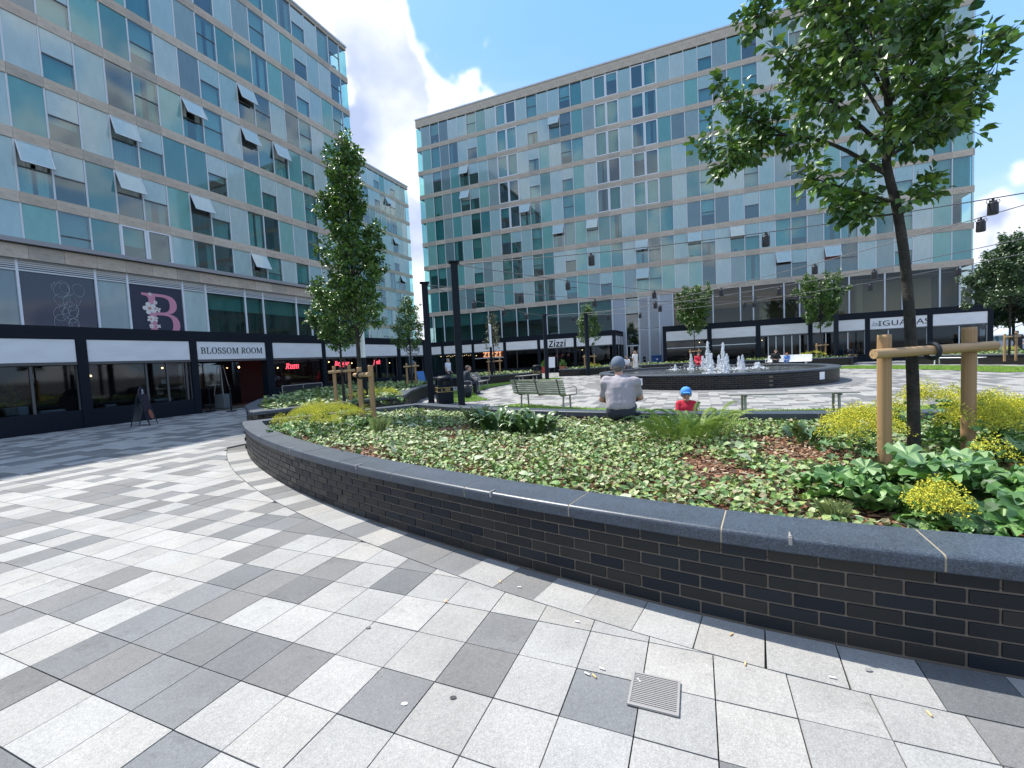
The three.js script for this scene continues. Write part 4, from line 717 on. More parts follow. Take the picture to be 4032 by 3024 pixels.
treeAt('egg shaped dense tree left of the tall black post by the corner restaurant', 3232, 1390, 39, 6.4, { seed: 86, env: (q) => 1.5 * Math.pow(Math.sin(Math.PI * clamp((q - .33) / .72, 0.02, .98)), .7), leaves: 6200, leaf: .11, y0: .42, far: true }, 'timber stakes of the egg shaped tree by the corner restaurant');
treeAt('broad dark tree beyond the far lawn at the end of the corner restaurant', 3975, 1390, 33, 6.6, { seed: 87, env: (q) => 1.9 * (q < .48 ? 1 : lerp(1, .1, (q - .48) / .52)), leaves: 6500, leaf: .12, y0: .42, branches: 60, far: true, tones: [[.07, .14, .045], [.055, .115, .04], [.095, .17, .055]] }, 'timber stakes of the broad dark tree');
// background trees past the block end and in the gap
const bgTones = [[.05, .10, .035], [.07, .13, .04], [.09, .14, .04]];
for (const [u, dist, top, R, seed, lab] of [[3900, 70, 6.5, 3.6, 91, 'round street tree far beyond the corner restaurant'], [3990, 62, 7.5, 3.4, 92, 'tall street tree far beyond the running person'], [4090, 66, 8.5, 4, 93, 'bushy street tree at the far edge of the square'], [1668, 88, 5, 2.6, 94, 'low tree seen in the gap between the blocks'], [4180, 58, 8, 4, 95, 'wide street tree beyond the far planter']]) {
  const d = dirOf(u, 1410 - (u - 2016) * .049), l = Math.hypot(d[0], d[2]);
  tree('street_tree', lab, [d[0] * dist / l, 0, d[2] * dist / l], { seed, h: top, r: .14, y0: .35, y1: .97, branches: 46, leaves: 1500, leaf: .28, rise: .5, far: true, tones: bgTones, env: (q) => R * Math.pow(Math.sin(Math.PI * clamp((q - .22) / .82, .03, .97)), .6), group: 'street trees' });
}

// ---- ground cover of the planters: too many small leaves to count
const coverShape = leafShape(.42, .1, .12);
function cover(label, poly, n, y, len, tones, keep, seed, hgt = .07) {
  const r = rng(seed), xs = poly.map((p) => p[0]), zs = poly.map((p) => p[1]), x0 = Math.min(...xs), x1 = Math.max(...xs), z0 = Math.min(...zs), z1 = Math.max(...zs);
  const g = rawGeo(coverShape.t.flat().flatMap((i) => coverShape.v[i]), null, null, null), items = [];
  for (let k = 0; k < n * 6 && items.length < n; k++) {
    const x = lerp(x0, x1, r()), z = lerp(z0, z1, r()); if (!inPoly([x, z], poly)) continue; const d = keep(x, z); if (r() > d) continue;
    const s = len * (.55 + r() * .8), dir = V3(r() - .5, (r() - .5) * .6, r() - .5), up = V3((r() - .5) * 1.3, 1, (r() - .5) * 1.3), c = tones[Math.floor(r() * tones.length)], b = .75 + r() * .5;
    items.push([basis(V3(x, y + .02 + r() * r() * hgt + .03 * d * noise3(x * 3, 0, z * 3), z), dir, up, s), [c[0] * b, c[1] * b, c[2] * b]]);
  }
  const m = new THREE.InstancedMesh(g, phys(rgb(1, 1, 1), .55, { side: THREE.DoubleSide, transmission: .25, thickness: 0 }), items.length); m.name = numbered('ground_cover'); m.castShadow = m.receiveShadow = true;
  items.forEach(([a, c], i) => { m.setMatrixAt(i, a); m.setColorAt(i, rgb(...c)); }); scene.add(m); tag(m, label, 'ground cover', null, 'stuff'); return m;
}
const inset = (P, k) => { const c = P.reduce((a, p) => [a[0] + p[0] / P.length, a[1] + p[1] / P.length], [0, 0]); return P.map((p) => [c[0] + (p[0] - c[0]) * k, c[1] + (p[1] - c[1]) * k]); };
// strip just inside the coping is found by distance to the outline
const edgeDist = (x, z, P) => { let m = 1e9; for (let i = 0, j = P.length - 1; i < P.length; j = i++) { const dx = P[i][0] - P[j][0], dz = P[i][1] - P[j][1], l = dx * dx + dz * dz, t = clamp(((x - P[j][0]) * dx + (z - P[j][1]) * dz) / l, 0, 1); m = Math.min(m, Math.hypot(x - P[j][0] - t * dx, z - P[j][1] - t * dz)); } return m; };
const mulchSpots = [[W(1330, 1800, .45), .75], [W(1420, 1840, .45), .5], [W(1560, 1905, .45), .45], [W(3180, 1790, .45), .55], [W(3320, 1800, .45), .45], [W(1800, 1690, .45), .5], [W(3600, 2060, .45), .35], [W(3900, 2100, .45), .5], [W(2400, 1990, .45), .25], [W(3050, 1740, .45), .4]];
const nearKeep = (x, z) => { const ed = edgeDist(x, z, nearPoly); if (ed < .33) return 0; let k = sstep(.15, .33, fbm(x * 1.1, 3, z * 1.1, 3)); for (const [p, R] of mulchSpots) k *= sstep(R * .5, R * 1.15, Math.hypot(x - p[0], z - p[2])); k *= .18 + .82 * sstep(.34, .62, ed + (fbm(x * 2.3, 7, z * 2.3, 2) - .5) * .9); return clamp(k * 1.2 + .02, 0, 1); };
cover('low leafy ground cover filling the near curved planter', nearPoly, 66000, soilY, .05, [[.18, .30, .05], [.12, .235, .045], [.25, .34, .09], [.36, .41, .2], [.085, .175, .04], [.29, .35, .09], [.10, .21, .05], [.24, .2, .1]], nearKeep, 501, .06);
cover('larger pale leaves scattered in the ground cover of the near planter', nearPoly, 700, soilY + .03, .1, [[.30, .38, .20], [.2, .3, .1], [.38, .44, .28]], (x, z) => nearKeep(x, z) * sstep(.45, .6, fbm(x * .9 + 8, 1, z * .9, 3)), 502, .05);
[[L_BACK, 6500, 'low green plants in the planter beside the litter bin'], [Z_LEFT, 3000, 'low green plants in the planter before the letter lights'], [Z_MID, 3500, 'low green plants in the planter behind the fountain'], [R_MID, 1500, 'low green plants in the short planter beyond the fountain'], [R_END, 2500, 'low green plants in the planter at the far lawn']].forEach(([P, n, lab], k) => cover(lab, P, n, soilY + .02, .13, [[.13, .23, .05], [.2, .3, .07], [.3, .37, .14], [.08, .15, .04], [.26, .32, .08]], (x, z) => edgeDist(x, z, P) < .3 ? 0 : clamp(sstep(.25, .5, fbm(x * .8, k * 5, z * .8, 3)) + .15, 0, 1), 510 + k, .22));
// wood chips
{
  const r = rng(601), g = new THREE.BoxGeometry(1, .18, .35), items = [];
  for (let k = 0; k < 90000 && items.length < 12000; k++) { const x = lerp(-6, 8, r()), z = lerp(-11, -1.5, r()); if (!inPoly([x, z], nearPoly) || edgeDist(x, z, nearPoly) < .3) continue; if (r() < nearKeep(x, z) * .8) continue; const s = .02 + r() * .045; const m = new THREE.Matrix4().compose(V3(x, soilY + .006 + r() * .012, z), new THREE.Quaternion().setFromEuler(new THREE.Euler((r() - .5) * .7, r() * 6.28, (r() - .5) * .7)), V3(s, s, s)); items.push(m); }
  const m = new THREE.InstancedMesh(g, std(rgb(1, 1, 1), .9), items.length); m.name = 'bark_chips'; items.forEach((a, i) => { m.setMatrixAt(i, a); const b = .5 + r() * .9, q = r(); m.setColorAt(i, q < .2 ? rgb(.42 * b, .33 * b, .22 * b) : rgb(.23 * b, .12 * b, .065 * b)); }); m.castShadow = m.receiveShadow = true; scene.add(m); tag(m, 'brown bark chips between the plants of the near planter', 'bark chips', null, 'stuff');
}
// ---- lady's mantle: pleated round leaves and yellow froth
const mantleLeaf = (seed) => { const r = rng(seed), pos = [], idx = [], N = 54, rings = [.35, .7, 1]; pos.push(0, 0, 0); rings.forEach((q, k) => { for (let i = 0; i <= N; i++) { const a = .25 + (6.283 - .5) * i / N, lobe = 1 - .11 * Math.abs(Math.cos(a * 4.5)) ** 3 * (k === 2 ? 1 : .3), rr = q * lobe, y = .10 * q + .07 * q * Math.cos(a * 9) + .05 * q * (r() - .5); pos.push(Math.sin(a) * rr * .5, y, Math.cos(a) * rr * .5); } }); const st = N + 1; for (let i = 0; i < N; i++) { idx.push(0, 1 + i, 2 + i); for (let k = 0; k < 2; k++) { const a = 1 + k * st + i, b = a + st; idx.push(a, b, a + 1, b, b + 1, a + 1); } } return rawGeo(pos, idx); };
const mantleLeaves = [1, 2, 3].map(mantleLeaf), mantleMats = [[.11, .25, .05], [.09, .21, .055], [.15, .31, .06], [.18, .31, .11]].map((c) => phys(rgb(...c), .5, { side: THREE.DoubleSide, transmission: .25, thickness: 0 }));
const frothMat = std(rgb(1, 1, 1), .8, { vertexColors: true, side: THREE.DoubleSide });
function froth(r, n, R, h) { const P = [], K = []; for (let k = 0; k < n; k++) { const a = r() * 6.283, q = Math.sqrt(r()) * R, x = Math.cos(a) * q, z = Math.sin(a) * q, y = h * (1 - (q / R) ** 2 * .7) * (.45 + .65 * r()), s = .0045 + r() * .007, c = .75 + r() * .5, cc = r() < .15 ? [.2, .3, .04] : [.60 * c, .57 * c, .05 * c]; for (let t = 0; t < 3; t++) { const d = rv(r), e = rv(r); P.push(x, y, z, x + d.x * s, y + d.y * s, z + d.z * s, x + e.x * s, y + e.y * s, z + e.z * s); for (let i = 0; i < 3; i++) K.push(...cc); } } return rawGeo(P, null, null, K); }
function mantle(label, pos, R, h, nLeaves, nHeads, leafSize, seed) {
  const r = rng(seed), g = thing('flowering_plant', label, 'plant', pos, 0, 'yellow flowering plants');
  for (let k = 0; k < nLeaves; k++) { const a = r() * 6.283, q = Math.sqrt(r()) * R, y = h * (.75 - .55 * (q / R) ** 2) * (.35 + .65 * r()), s = leafSize * (.6 + r() * .6); const m = mesh('leaf', mantleLeaves[k % 3], mantleMats[Math.floor(r() * 4)], g, [Math.cos(a) * q, y + .02, Math.sin(a) * q], [Math.sin(a) * .5 * q / R + (r() - .5) * .5, r() * 6.28, -Math.cos(a) * .5 * q / R + (r() - .5) * .5]); m.scale.setScalar(s); }
  for (let k = 0; k < nHeads; k++) { const a = r() * 6.283, q = Math.sqrt(r()) * R * .85, y = h * (.95 - .6 * (q / R) ** 2); mesh('flower_head', froth(r, 330, .09 + r() * .09, .13 + r() * .1), frothMat, g, [Math.cos(a) * q, y * .72, Math.sin(a) * q]).userData.kind = 'stuff'; }
  const L = new Leaves(); for (let k = 0; k < nLeaves * 4; k++) { const a = r() * 6.283, q = Math.sqrt(r()) * R, y = h * (.6 - .5 * (q / R) ** 2) * r(); L.add(shapes[1], basis(V3(Math.cos(a) * q, y, Math.sin(a) * q), V3(r() - .5, .3, r() - .5), V3(r() - .5, 1, r() - .5), .09), leafTones[Math.floor(r() * 5)]); }
  mesh('foliage', L.geo(), leafMatFlat, g).userData.kind = 'stuff';
}
const P0 = (u, v) => W(u, v, soilY);
mantle('wide clump of yellow flowers with round leaves beside the two leaning stakes', P0(1275, 1705), .85, .58, 60, 46, .13, 701);
mantle('tall yellow flowering clump behind the near tree trunk between its stakes', P0(3700, 1790), .62, .78, 34, 40, .16, 702);
mantle('yellow flowering clump left of the near tree stakes', P0(3380, 1810), .36, .55, 16, 24, .14, 703);
mantle('yellow flowering clump right of the near tree stakes', P0(3990, 1800), .55, .62, 30, 34, .15, 704);
mantle('big pleated round leaves in front of the near tree trunk', P0(3790, 2010), .62, .5, 70, 2, .27, 705);
mantle('small patch of pleated round leaves left of the nearest stake', P0(3370, 1965), .34, .3, 26, 0, .2, 706);
mantle('small yellow flower clump close to the coping by the near tree', P0(3690, 2110), .13, .2, 6, 6, .1, 707);
mantle('leafy yellow clump behind the near tree beside the right stake', P0(3880, 1770), .4, .6, 20, 18, .16, 708);
mantle('yellow bushy plant in the planter before the corner restaurant', [21.6, soilY, -31.6], .9, .75, 20, 22, .16, 709);
mantle('yellow green bushy plant in the planter at the far lawn', [26.6, soilY, -24.2], 1.1, .6, 20, 22, .16, 710);
mantle('yellow green plant in the planter under the small tree by the neon words', W(1480, 1590, soilY), .9, .5, 24, 20, .14, 711);
mantle('yellow green plant at the foot of the small dense tree', [6.3, soilY, -34.0], .7, .5, 14, 12, .15, 712);
// ---- dark strap-leaved plants, fern, low bush
function strapPlant(label, pos, R, h, n, seed, tones) { const r = rng(seed), g = thing('broadleaf_plant', label, 'plant', pos, 0, 'dark broadleaf plants'); const mats = tones.map((c) => phys(rgb(...c), .38, { side: THREE.DoubleSide, transmission: .15, thickness: 0 })), geo = [0, 1, 2].map((k) => { const pos2 = [], idx = []; for (let i = 0; i <= 6; i++) { const t = i / 6, w = .14 * Math.sin(Math.PI * Math.min(.98, t * .9 + .06)), y = .55 * Math.sin(t * (1.9 + .2 * k)), x = t * .85; pos2.push(x, y - .02, -w, x, y - .05, 0, x, y - .02, w); if (i) { const b = (i - 1) * 3; for (const e of [0, 1]) idx.push(b + e, b + e + 1, b + 3 + e, b + e + 1, b + 4 + e, b + 3 + e); } } return rawGeo(pos2, idx); });
  for (let k = 0; k < n; k++) { const a = r() * 6.283, q = Math.sqrt(r()) * R * .6; const m = mesh('leaf', geo[k % 3], mats[Math.floor(r() * mats.length)], g, [Math.cos(a) * q, h * .35 * r(), Math.sin(a) * q], [0, -a + (r() - .5) * 1.2, (r() - .3) * .7]); m.scale.setScalar(h * (.55 + r() * .5)); } }
const darkT = [[.07, .14, .035], [.045, .10, .03], [.10, .18, .045], [.06, .12, .05]];
strapPlant('dark glossy broadleaf plant behind the bench back, near the corner of the planter', P0(1965, 1700), .5, .36, 110, 801, darkT);
strapPlant('dark glossy broadleaf plant next to the sitting man', P0(2110, 1710), .45, .33, 100, 802, darkT);
strapPlant('dark low plant left of the yellow clump near the stakes', P0(3180, 1745), .3, .24, 34, 803, darkT);
{
  const pos = P0(2720, 1740), r = rng(820), g = thing('fern', 'feathery green fern on the planter beside the child', 'plant', pos);
  const frond = (len) => { const P = []; for (let i = 0; i < 22; i++) { const t = i / 22, x = t * len, y = len * .55 * Math.sin(t * 2.2), w = len * .13 * Math.sin(Math.PI * (t * .8 + .17)), st = len / 22; for (const s of [-1, 1]) { const k = .015; P.push(x, y, 0, x + st * .9, y - w * .25, s * w, x + st * .5, y + k, 0); } } return rawGeo(P); };
  const fg = [frond(.36), frond(.44), frond(.3)], fm = [[.19, .30, .05], [.13, .23, .045], [.26, .36, .07]].map((c) => phys(rgb(...c), .6, { side: THREE.DoubleSide, transmission: .3, thickness: 0 }));
  for (let k = 0; k < 170; k++) { const a = r() * 6.283, q = Math.sqrt(r()) * .3; const m = mesh('frond', fg[k % 3], fm[Math.floor(r() * 3)], g, [Math.cos(a) * q * 1.5, .02 + .12 * r(), Math.sin(a) * q * .8], [0, -a + (r() - .5), -.15 + r() * .5]); m.scale.setScalar(.55 + r() * .5); }
}
function tuft(label, pos, n, h, seed, c) { const r = rng(seed), P = [], K = []; for (let k = 0; k < n; k++) { const a = r() * 6.283, x = (r() - .5) * h * .6, z = (r() - .5) * h * .6, l = h * (.5 + r() * .6), w = .006, bx2 = Math.cos(a) * l * .45, bz = Math.sin(a) * l * .45; P.push(x - w, 0, z, x + w, 0, z + w, x + bx2 * .4, l * .7, z + bz * .4, x - w, 0, z, x + bx2 * .4, l * .7, z + bz * .4, x + bx2, l * .9, z + bz); const b = .7 + r() * .6; for (let i = 0; i < 6; i++) K.push(c[0] * b, c[1] * b, c[2] * b); } single('grass_tuft', rawGeo(P, null, null, K), leafMatFlat, label, 'plant', 'grass tufts').position.set(...pos); }
tuft('spiky grass tuft beside the dark broadleaf plant', P0(1880, 1690), 70, .42, 830, [.14, .2, .06]);
tuft('small grass tuft on the bark by the planter coping', P0(1392, 1818), 40, .17, 831, [.12, .22, .05]);
tuft('pale grass tuft right of the leaning stakes', P0(1500, 1705), 90, .3, 832, [.3, .36, .12]);
tuft('dry fern like tuft near the coping left of the small yellow clump', P0(3290, 2060), 160, .15, 833, [.24, .3, .1]);

// ---------------------------------------------------------------- street furniture
const proj = (p) => { const q = [p[0], p[1] - EYE, p[2]], c = [0, 1, 2].map((k) => CAM[0][k] * q[0] + CAM[1][k] * q[1] + CAM[2][k] * q[2]); return [PW / 2 + FPX * c[0] / -c[2], PH / 2 - FPX * c[1] / -c[2]]; };
const ringFar = (u, r, far = true) => { const d = dirOf(u, 1412 - (u - 2016) * .049), l = Math.hypot(d[0], d[2]), x = d[0] / l, z = d[2] / l, b = x * C[0] + z * C[1], q = Math.sqrt(Math.max(0, b * b - (C[0] ** 2 + C[1] ** 2 - r * r))), t = far ? b + q : b - q; return [x * t, z * t]; };
const faceTo = (p, q) => Math.atan2(q[0] - p[0], q[1] - p[1]);
// steel slat bench; +z is the sitting side
function bench(label, p, turn, len, back, m = M.steel) {
  const g = thing('slat_bench', label, 'bench', [p[0], .03, p[1]], turn, 'steel slat benches'), h = len / 2;
  for (let k = 0; k < 5; k++) mesh('seat_slat', rbx(-h, h, .42, .45, -.02 + k * .095, .06 + k * .095, .006), m, g);
  if (back) for (let k = 0; k < 7; k++) { const y = .47 + k * .062, z = -.06 - k * .018; mesh('back_slat', rbx(-h, h, -.024, .024, -.012, .012, .005), m, g, [0, y, z], [-.28, 0, 0]); }
  for (const s of back ? [-.8, 0, .8] : [-.72, .72]) {
    const x = s * h; mesh('frame', merge([rbx(x - .025, x + .025, .38, .42, -.03, .46, .006), ...(back ? [rod([x, .42, -.055], [x, .9, -.2], .022, .02, 6)] : [])]), M.steelDark, g);
    if (s || !back) { mesh('leg', rod([x, 0, .05], [x, .4, .08], .028, .028, 10), m, g); mesh('leg', rod([x, 0, .38], [x, .4, .36], .028, .028, 10), m, g); }
  }
  if (back) for (const s of [-1, 1]) mesh('armrest', tube([[s * h * .97, .44, .44], [s * h * .97, .62, .42], [s * h * .97, .64, .2], [s * h * .97, .62, -.08]], .016, 16, 6), m, g);
  return g;
}
const cF = [C[0], C[1]];
{
  const a = [.17, -13.86], b = [1.44, -12.36], mid = [(a[0] + b[0]) / 2, (a[1] + b[1]) / 2]; bench('steel slat bench with backrest standing left of the sitting man', mid, faceTo(mid, cF), 2.15, true);
  const m2 = [6.25, -9.85]; bench('flat backless steel bench on the lawn right of the child', m2, faceTo(m2, cF), 2.6, false);
  const m3 = [-1.85, -23.25]; bench('steel bench with backrest casting a shadow on the lawn beside the black post', m3, faceTo(m3, cF), 2.0, true);
  const m4 = [.85, -27.85]; bench('backless steel bench on the lawn edge below the letter lights', m4, faceTo(m4, cF), 2.0, false);
  const m5 = [-2.25, -20.2]; bench('steel bench carrying the person in the dark jacket', m5, faceTo(m5, cF), 2.0, true);
  const m6 = ringFar(2458, 11.6); bench('steel bench behind the fountain carrying three people in light and dark clothes', m6, faceTo(m6, cF), 2.2, true);
  const m7 = ringFar(2752, 12.2); bench('steel bench behind the fountain carrying the person in red', m7, faceTo(m7, cF), 2.2, false);
  const m8 = ringFar(3105, 12.6); bench('white slat bench with backrest behind the fountain carrying a child in blue', m8, faceTo(m8, cF), 2.6, true, M.white);
  const m9 = [23.6, -23.3]; bench('long flat bench on the far lawn in front of the end planter', m9, faceTo(m9, cF), 2.4, false, M.white);
  Object.assign(globalThis, { seats: { m5, m6, m7, m8 } });
}
// posts with cap plates
const posts = {};
function post(key, label, x, z, h) { const g = thing('catenary_post', label, 'post', [x, .03, z], .2, 'black posts of the string lights'); mesh('column', rbx(-.115, .115, 0, h, -.115, .115, .012), M.black, g); mesh('cap_plate', rbx(-.18, .18, h, h + .04, -.18, .18, .006), M.black, g); mesh('base_plate', rbx(-.15, .15, 0, .02, -.15, .15, .004), M.black, g); mesh('cap_eye', new THREE.TorusGeometry(.035, .01, 6, 12).translate(.1, h - .06, 0), M.steelDark, g); posts[key] = [x, h - .02, z]; }
post('A', 'tall black post left of the litter bin', -3.1, -16.8, 4.5); post('B', 'tallest black post right of the litter bin, carrying two cables', -1.78, -15.3, 4.88);
post('C', 'black post beside the second litter bin at the planter corner', 2.4, -30.0, 4.35); post('D', 'black post standing before the planter of the small dense tree', 5.65, -32.6, 4.5); post('E', 'black post right of the egg shaped tree by the corner restaurant', 24.2, -32.9, 5.15);
const F = W(4420, 690, 4.9), G = W(4420, 852, 4.9), Hh = W(4420, 915, 4.9);
post('F', 'black post at the open side of the near planter', F[0], F[2], 4.9); post('G', 'black post on the open side of the far lawn', G[0], G[2], 4.9); post('H', 'black post beyond the end planter', Hh[0], Hh[2], 4.9);
const cableMat = std(rgb(.10, .10, .11), .5), lampMat = std(rgb(.012, .012, .014), .45);
const lampProto = (() => { const g = new THREE.Group(); mesh('lamp_housing', new THREE.LatheGeometry([[0, -.36], [.085, -.36], [.1, -.34], [.095, -.1], [.085, -.08], [.05, -.06], [0, -.06]].map((q) => new THREE.Vector2(...q)), 16), lampMat, g); mesh('bracket', merge([rbx(-.07, .07, -.065, -.035, -.03, .03, .006), rbx(-.02, .02, -.05, .03, -.02, .02, .005)]), lampMat, g); for (const s of [-1, 1]) mesh('cable_loop', new THREE.TorusGeometry(.045, .008, 5, 14).translate(s * .1, -.05, 0), cableMat, g); return g; })();
function cable(label, a, b, sag, lamps, lampLabel) {
  const pts = Array.from({ length: 13 }, (_, k) => { const t = k / 12; return [lerp(a[0], b[0], t), lerp(a[1], b[1], t) - sag * 4 * t * (1 - t), lerp(a[2], b[2], t)]; }), cv = new THREE.CatmullRomCurve3(pts.map((p) => V3(...p)));
  single('light_cable', merge([new THREE.TubeGeometry(cv, 60, .014, 5)]), cableMat, label, 'cable', 'cables of the string lights');
  lamps.forEach((u, k) => { let best = [1e9, 0]; for (let i = 2; i < 298; i++) { const p = cv.getPoint(i / 300); if (p.z > -.5) continue; const e = Math.abs(proj([p.x, p.y, p.z])[0] - u); if (e < best[0]) best = [e, i / 300]; } const p = cv.getPoint(best[1]), l = lampProto.clone(); l.name = numbered('hanging_lamp'); l.position.set(p.x, p.y - .02, p.z); l.rotation.y = k * 1.3 + .4; scene.add(l); shade(l); tag(l, lamps.length > 1 ? ['first', 'second', 'third', 'fourth', 'fifth', 'sixth'][k] + ' ' + lampLabel : lampLabel, 'lamp', 'black lamps hanging on the cables'); });
}
cable('cable from the tallest black post over the fountain towards the near side', posts.B, posts.F, .25, [2331, 3015, 3908], 'black lamp from the tallest post on its highest cable');
cable('cable from the tallest black post to the post by the corner restaurant', posts.B, posts.E, .55, [2234, 2574, 2975], 'black lamp from the tallest post on its cable to the corner restaurant');
cable('cable from the post before the planter across to the near side', posts.D, posts.F, .35, [2840, 3210, 3857], 'black lamp from the planter post on the cable running past the near tree');
cable('cable from the post at the second bin across to the far lawn side', posts.C, posts.G, .5, [2597, 3069, 3444], 'black lamp from the second bin post on its cable to the lawn');
cable('cable from the post before the planter to the end planter side', posts.D, posts.H, .6, [2396, 2520, 2970, 3139, 3429, 3772], 'black lamp from the planter post on the lowest long cable');
cable('cable from the post left of the litter bin to the corner restaurant', posts.A, posts.E, .6, [2052, 2343, 2582, 2933], 'black lamp from the post left of the bin on its long cable');
cable('cable from the post left of the litter bin to the second bin', posts.A, posts.C, .15, [1865, 1985, 2072], 'black lamp from the post left of the bin on its short cable');
cable('short cable between the two posts at the second bin', posts.C, posts.D, .06, [2257], 'black cylinder lamp hanging on the short cable between two far posts');
// slim lamp columns, black foot and white upper tube
for (const [u, v0, dist, top, lab] of [[1440, 1560, 14.6, 2.55, 'slim lamp column with white upper tube behind the tall slim tree'], [1937, 1455, 28.9, 3.35, 'slim lamp column with white upper tube beside the thin sparse tree']]) {
  const d = dirOf(u, v0), l = Math.hypot(d[0], d[2]), g = thing('lamp_column', lab, 'lamp', [d[0] * dist / l, .03, d[2] * dist / l], 0, 'slim lamp columns'); mesh('shaft', new THREE.CylinderGeometry(.085, .085, top * .7, 14).translate(0, top * .35, 0), M.black, g); mesh('light_tube', new THREE.CylinderGeometry(.083, .083, top * .42, 14).translate(0, top * .91, 0), M.white, g); mesh('cap', new THREE.CylinderGeometry(.05, .088, .05, 14).translate(0, top * 1.13, 0), M.white, g);
}
// litter bins
const gold = std(rgb(.48, .36, .14), .45, { metalness: .4 });
function bin(label, p, turn, s = 1) {
  const g = thing('litter_bin', label, 'litter bin', [p[0], .03, p[1]], turn, 'black litter bins'); g.scale.setScalar(s);
  mesh('body', new RoundedBoxGeometry(.56, .68, .56, 3, .06).translate(0, .34, 0), M.black, g);
  const pts = [[.0, 1.02], [.16, 1.02], [.26, .99], [.3, .94], [.3, .9], [.28, .88], [0, .88]].map((q) => new THREE.Vector2(...q)); mesh('hood', new THREE.LatheGeometry(pts.reverse(), 20), M.black, g);
  for (const [x, z] of [[-.22, -.22], [.22, -.22], [.22, .22], [-.22, .22]]) mesh('hood_pillar', rbx(x - .06, x + .06, .66, .9, z - .06, z + .06, .02), M.black, g);
  mesh('liner', new THREE.CylinderGeometry(.2, .2, .2, 16).translate(0, .74, 0), M.blackSoft, g);
  for (const y of [.45, .6]) mesh('gold_band', new RoundedBoxGeometry(.572, .018, .572, 2, .008).translate(0, y, 0), gold, g);
  for (const ry of [0, Math.PI / 2, -Math.PI / 2, Math.PI]) mesh('lettering', text('L  TER', sansBold, .085, .004).translate(0, .525, .281), gold, g, [0, 0, 0], [0, ry, 0]);
}
bin('black litter bin with gold lettering between two tall black posts', [-2.48, -16.15], .35);
bin('black litter bin beside the black post at the planter corner', [1.75, -30.2], .2); bin('black litter bin right of the post by the corner restaurant', [24.9, -32.4], .2);
// rucksack by the post
{ const p = W(1842, 1572), g = thing('rucksack', 'black rucksack standing on the lawn by the tallest black post', 'bag', [p[0], .04, p[2]], .5); const b = new THREE.SphereGeometry(.2, 18, 14).scale(.85, 1.45, .6).translate(0, .27, 0), q = b.attributes.position; for (let i = 0; i < q.count; i++) { const k = 1 + (noise3(q.getX(i) * 9, q.getY(i) * 9, q.getZ(i) * 9) - .5) * .25; q.setX(i, q.getX(i) * k); q.setZ(i, q.getZ(i) * k); if (q.getY(i) < .03) q.setY(i, .0); } b.computeVertexNormals(); mesh('bag_body', b, M.blackSoft, g); mesh('front_pocket', new RoundedBoxGeometry(.22, .22, .1, 3, .04).translate(0, .17, .13), M.black, g); mesh('strap', tube([[-.08, .5, -.1], [-.12, .36, -.2], [-.1, .1, -.13]], .016), M.black, g); mesh('strap', tube([[.08, .5, -.1], [.12, .36, -.2], [.1, .1, -.13]], .016), M.black, g); mesh('handle', tube([[-.04, .55, 0], [0, .6, 0], [.04, .55, 0]], .01), M.black, g); }
// A-boards
function aBoard(label, a, b, h, face, back, arch, turn, frameMat) {
  const mid = [(a[0] + b[0]) / 2, (a[2] + b[2]) / 2], g = thing('pavement_sign', label, 'sign board', [mid[0], .03, mid[1]], turn, 'folding pavement signs'), w = .3;
  for (const s of [1, -1]) { const q = new THREE.Group(); const leaf = mesh(s > 0 ? 'front_board' : 'rear_board', rbx(-w, w, .16, h, -.012, .012, .004), s > 0 ? face : back, g, [0, 0, s * .24], [-s * .235, 0, 0]); if (s < 0) leaf.userData.label = 'plain rear board'; for (const e of [-1, 1]) mesh('leg', rod([e * w, 0, 0], [e * w, .2, 0], .014, .014, 6), frameMat, leaf); mesh('board_edge', merge([rbx(-w - .015, -w, .14, h, -.018, .018, .003), rbx(w, w + .015, .14, h, -.018, .018, .003)]), frameMat, leaf); }
  if (arch) { const sh = new THREE.Shape(); sh.absarc(0, 0, w * .86, 0, Math.PI); mesh('arched_top', new THREE.ExtrudeGeometry(sh, { depth: .02, bevelEnabled: false }).translate(0, h - .04, -.01), face, g); }
  return g;
}
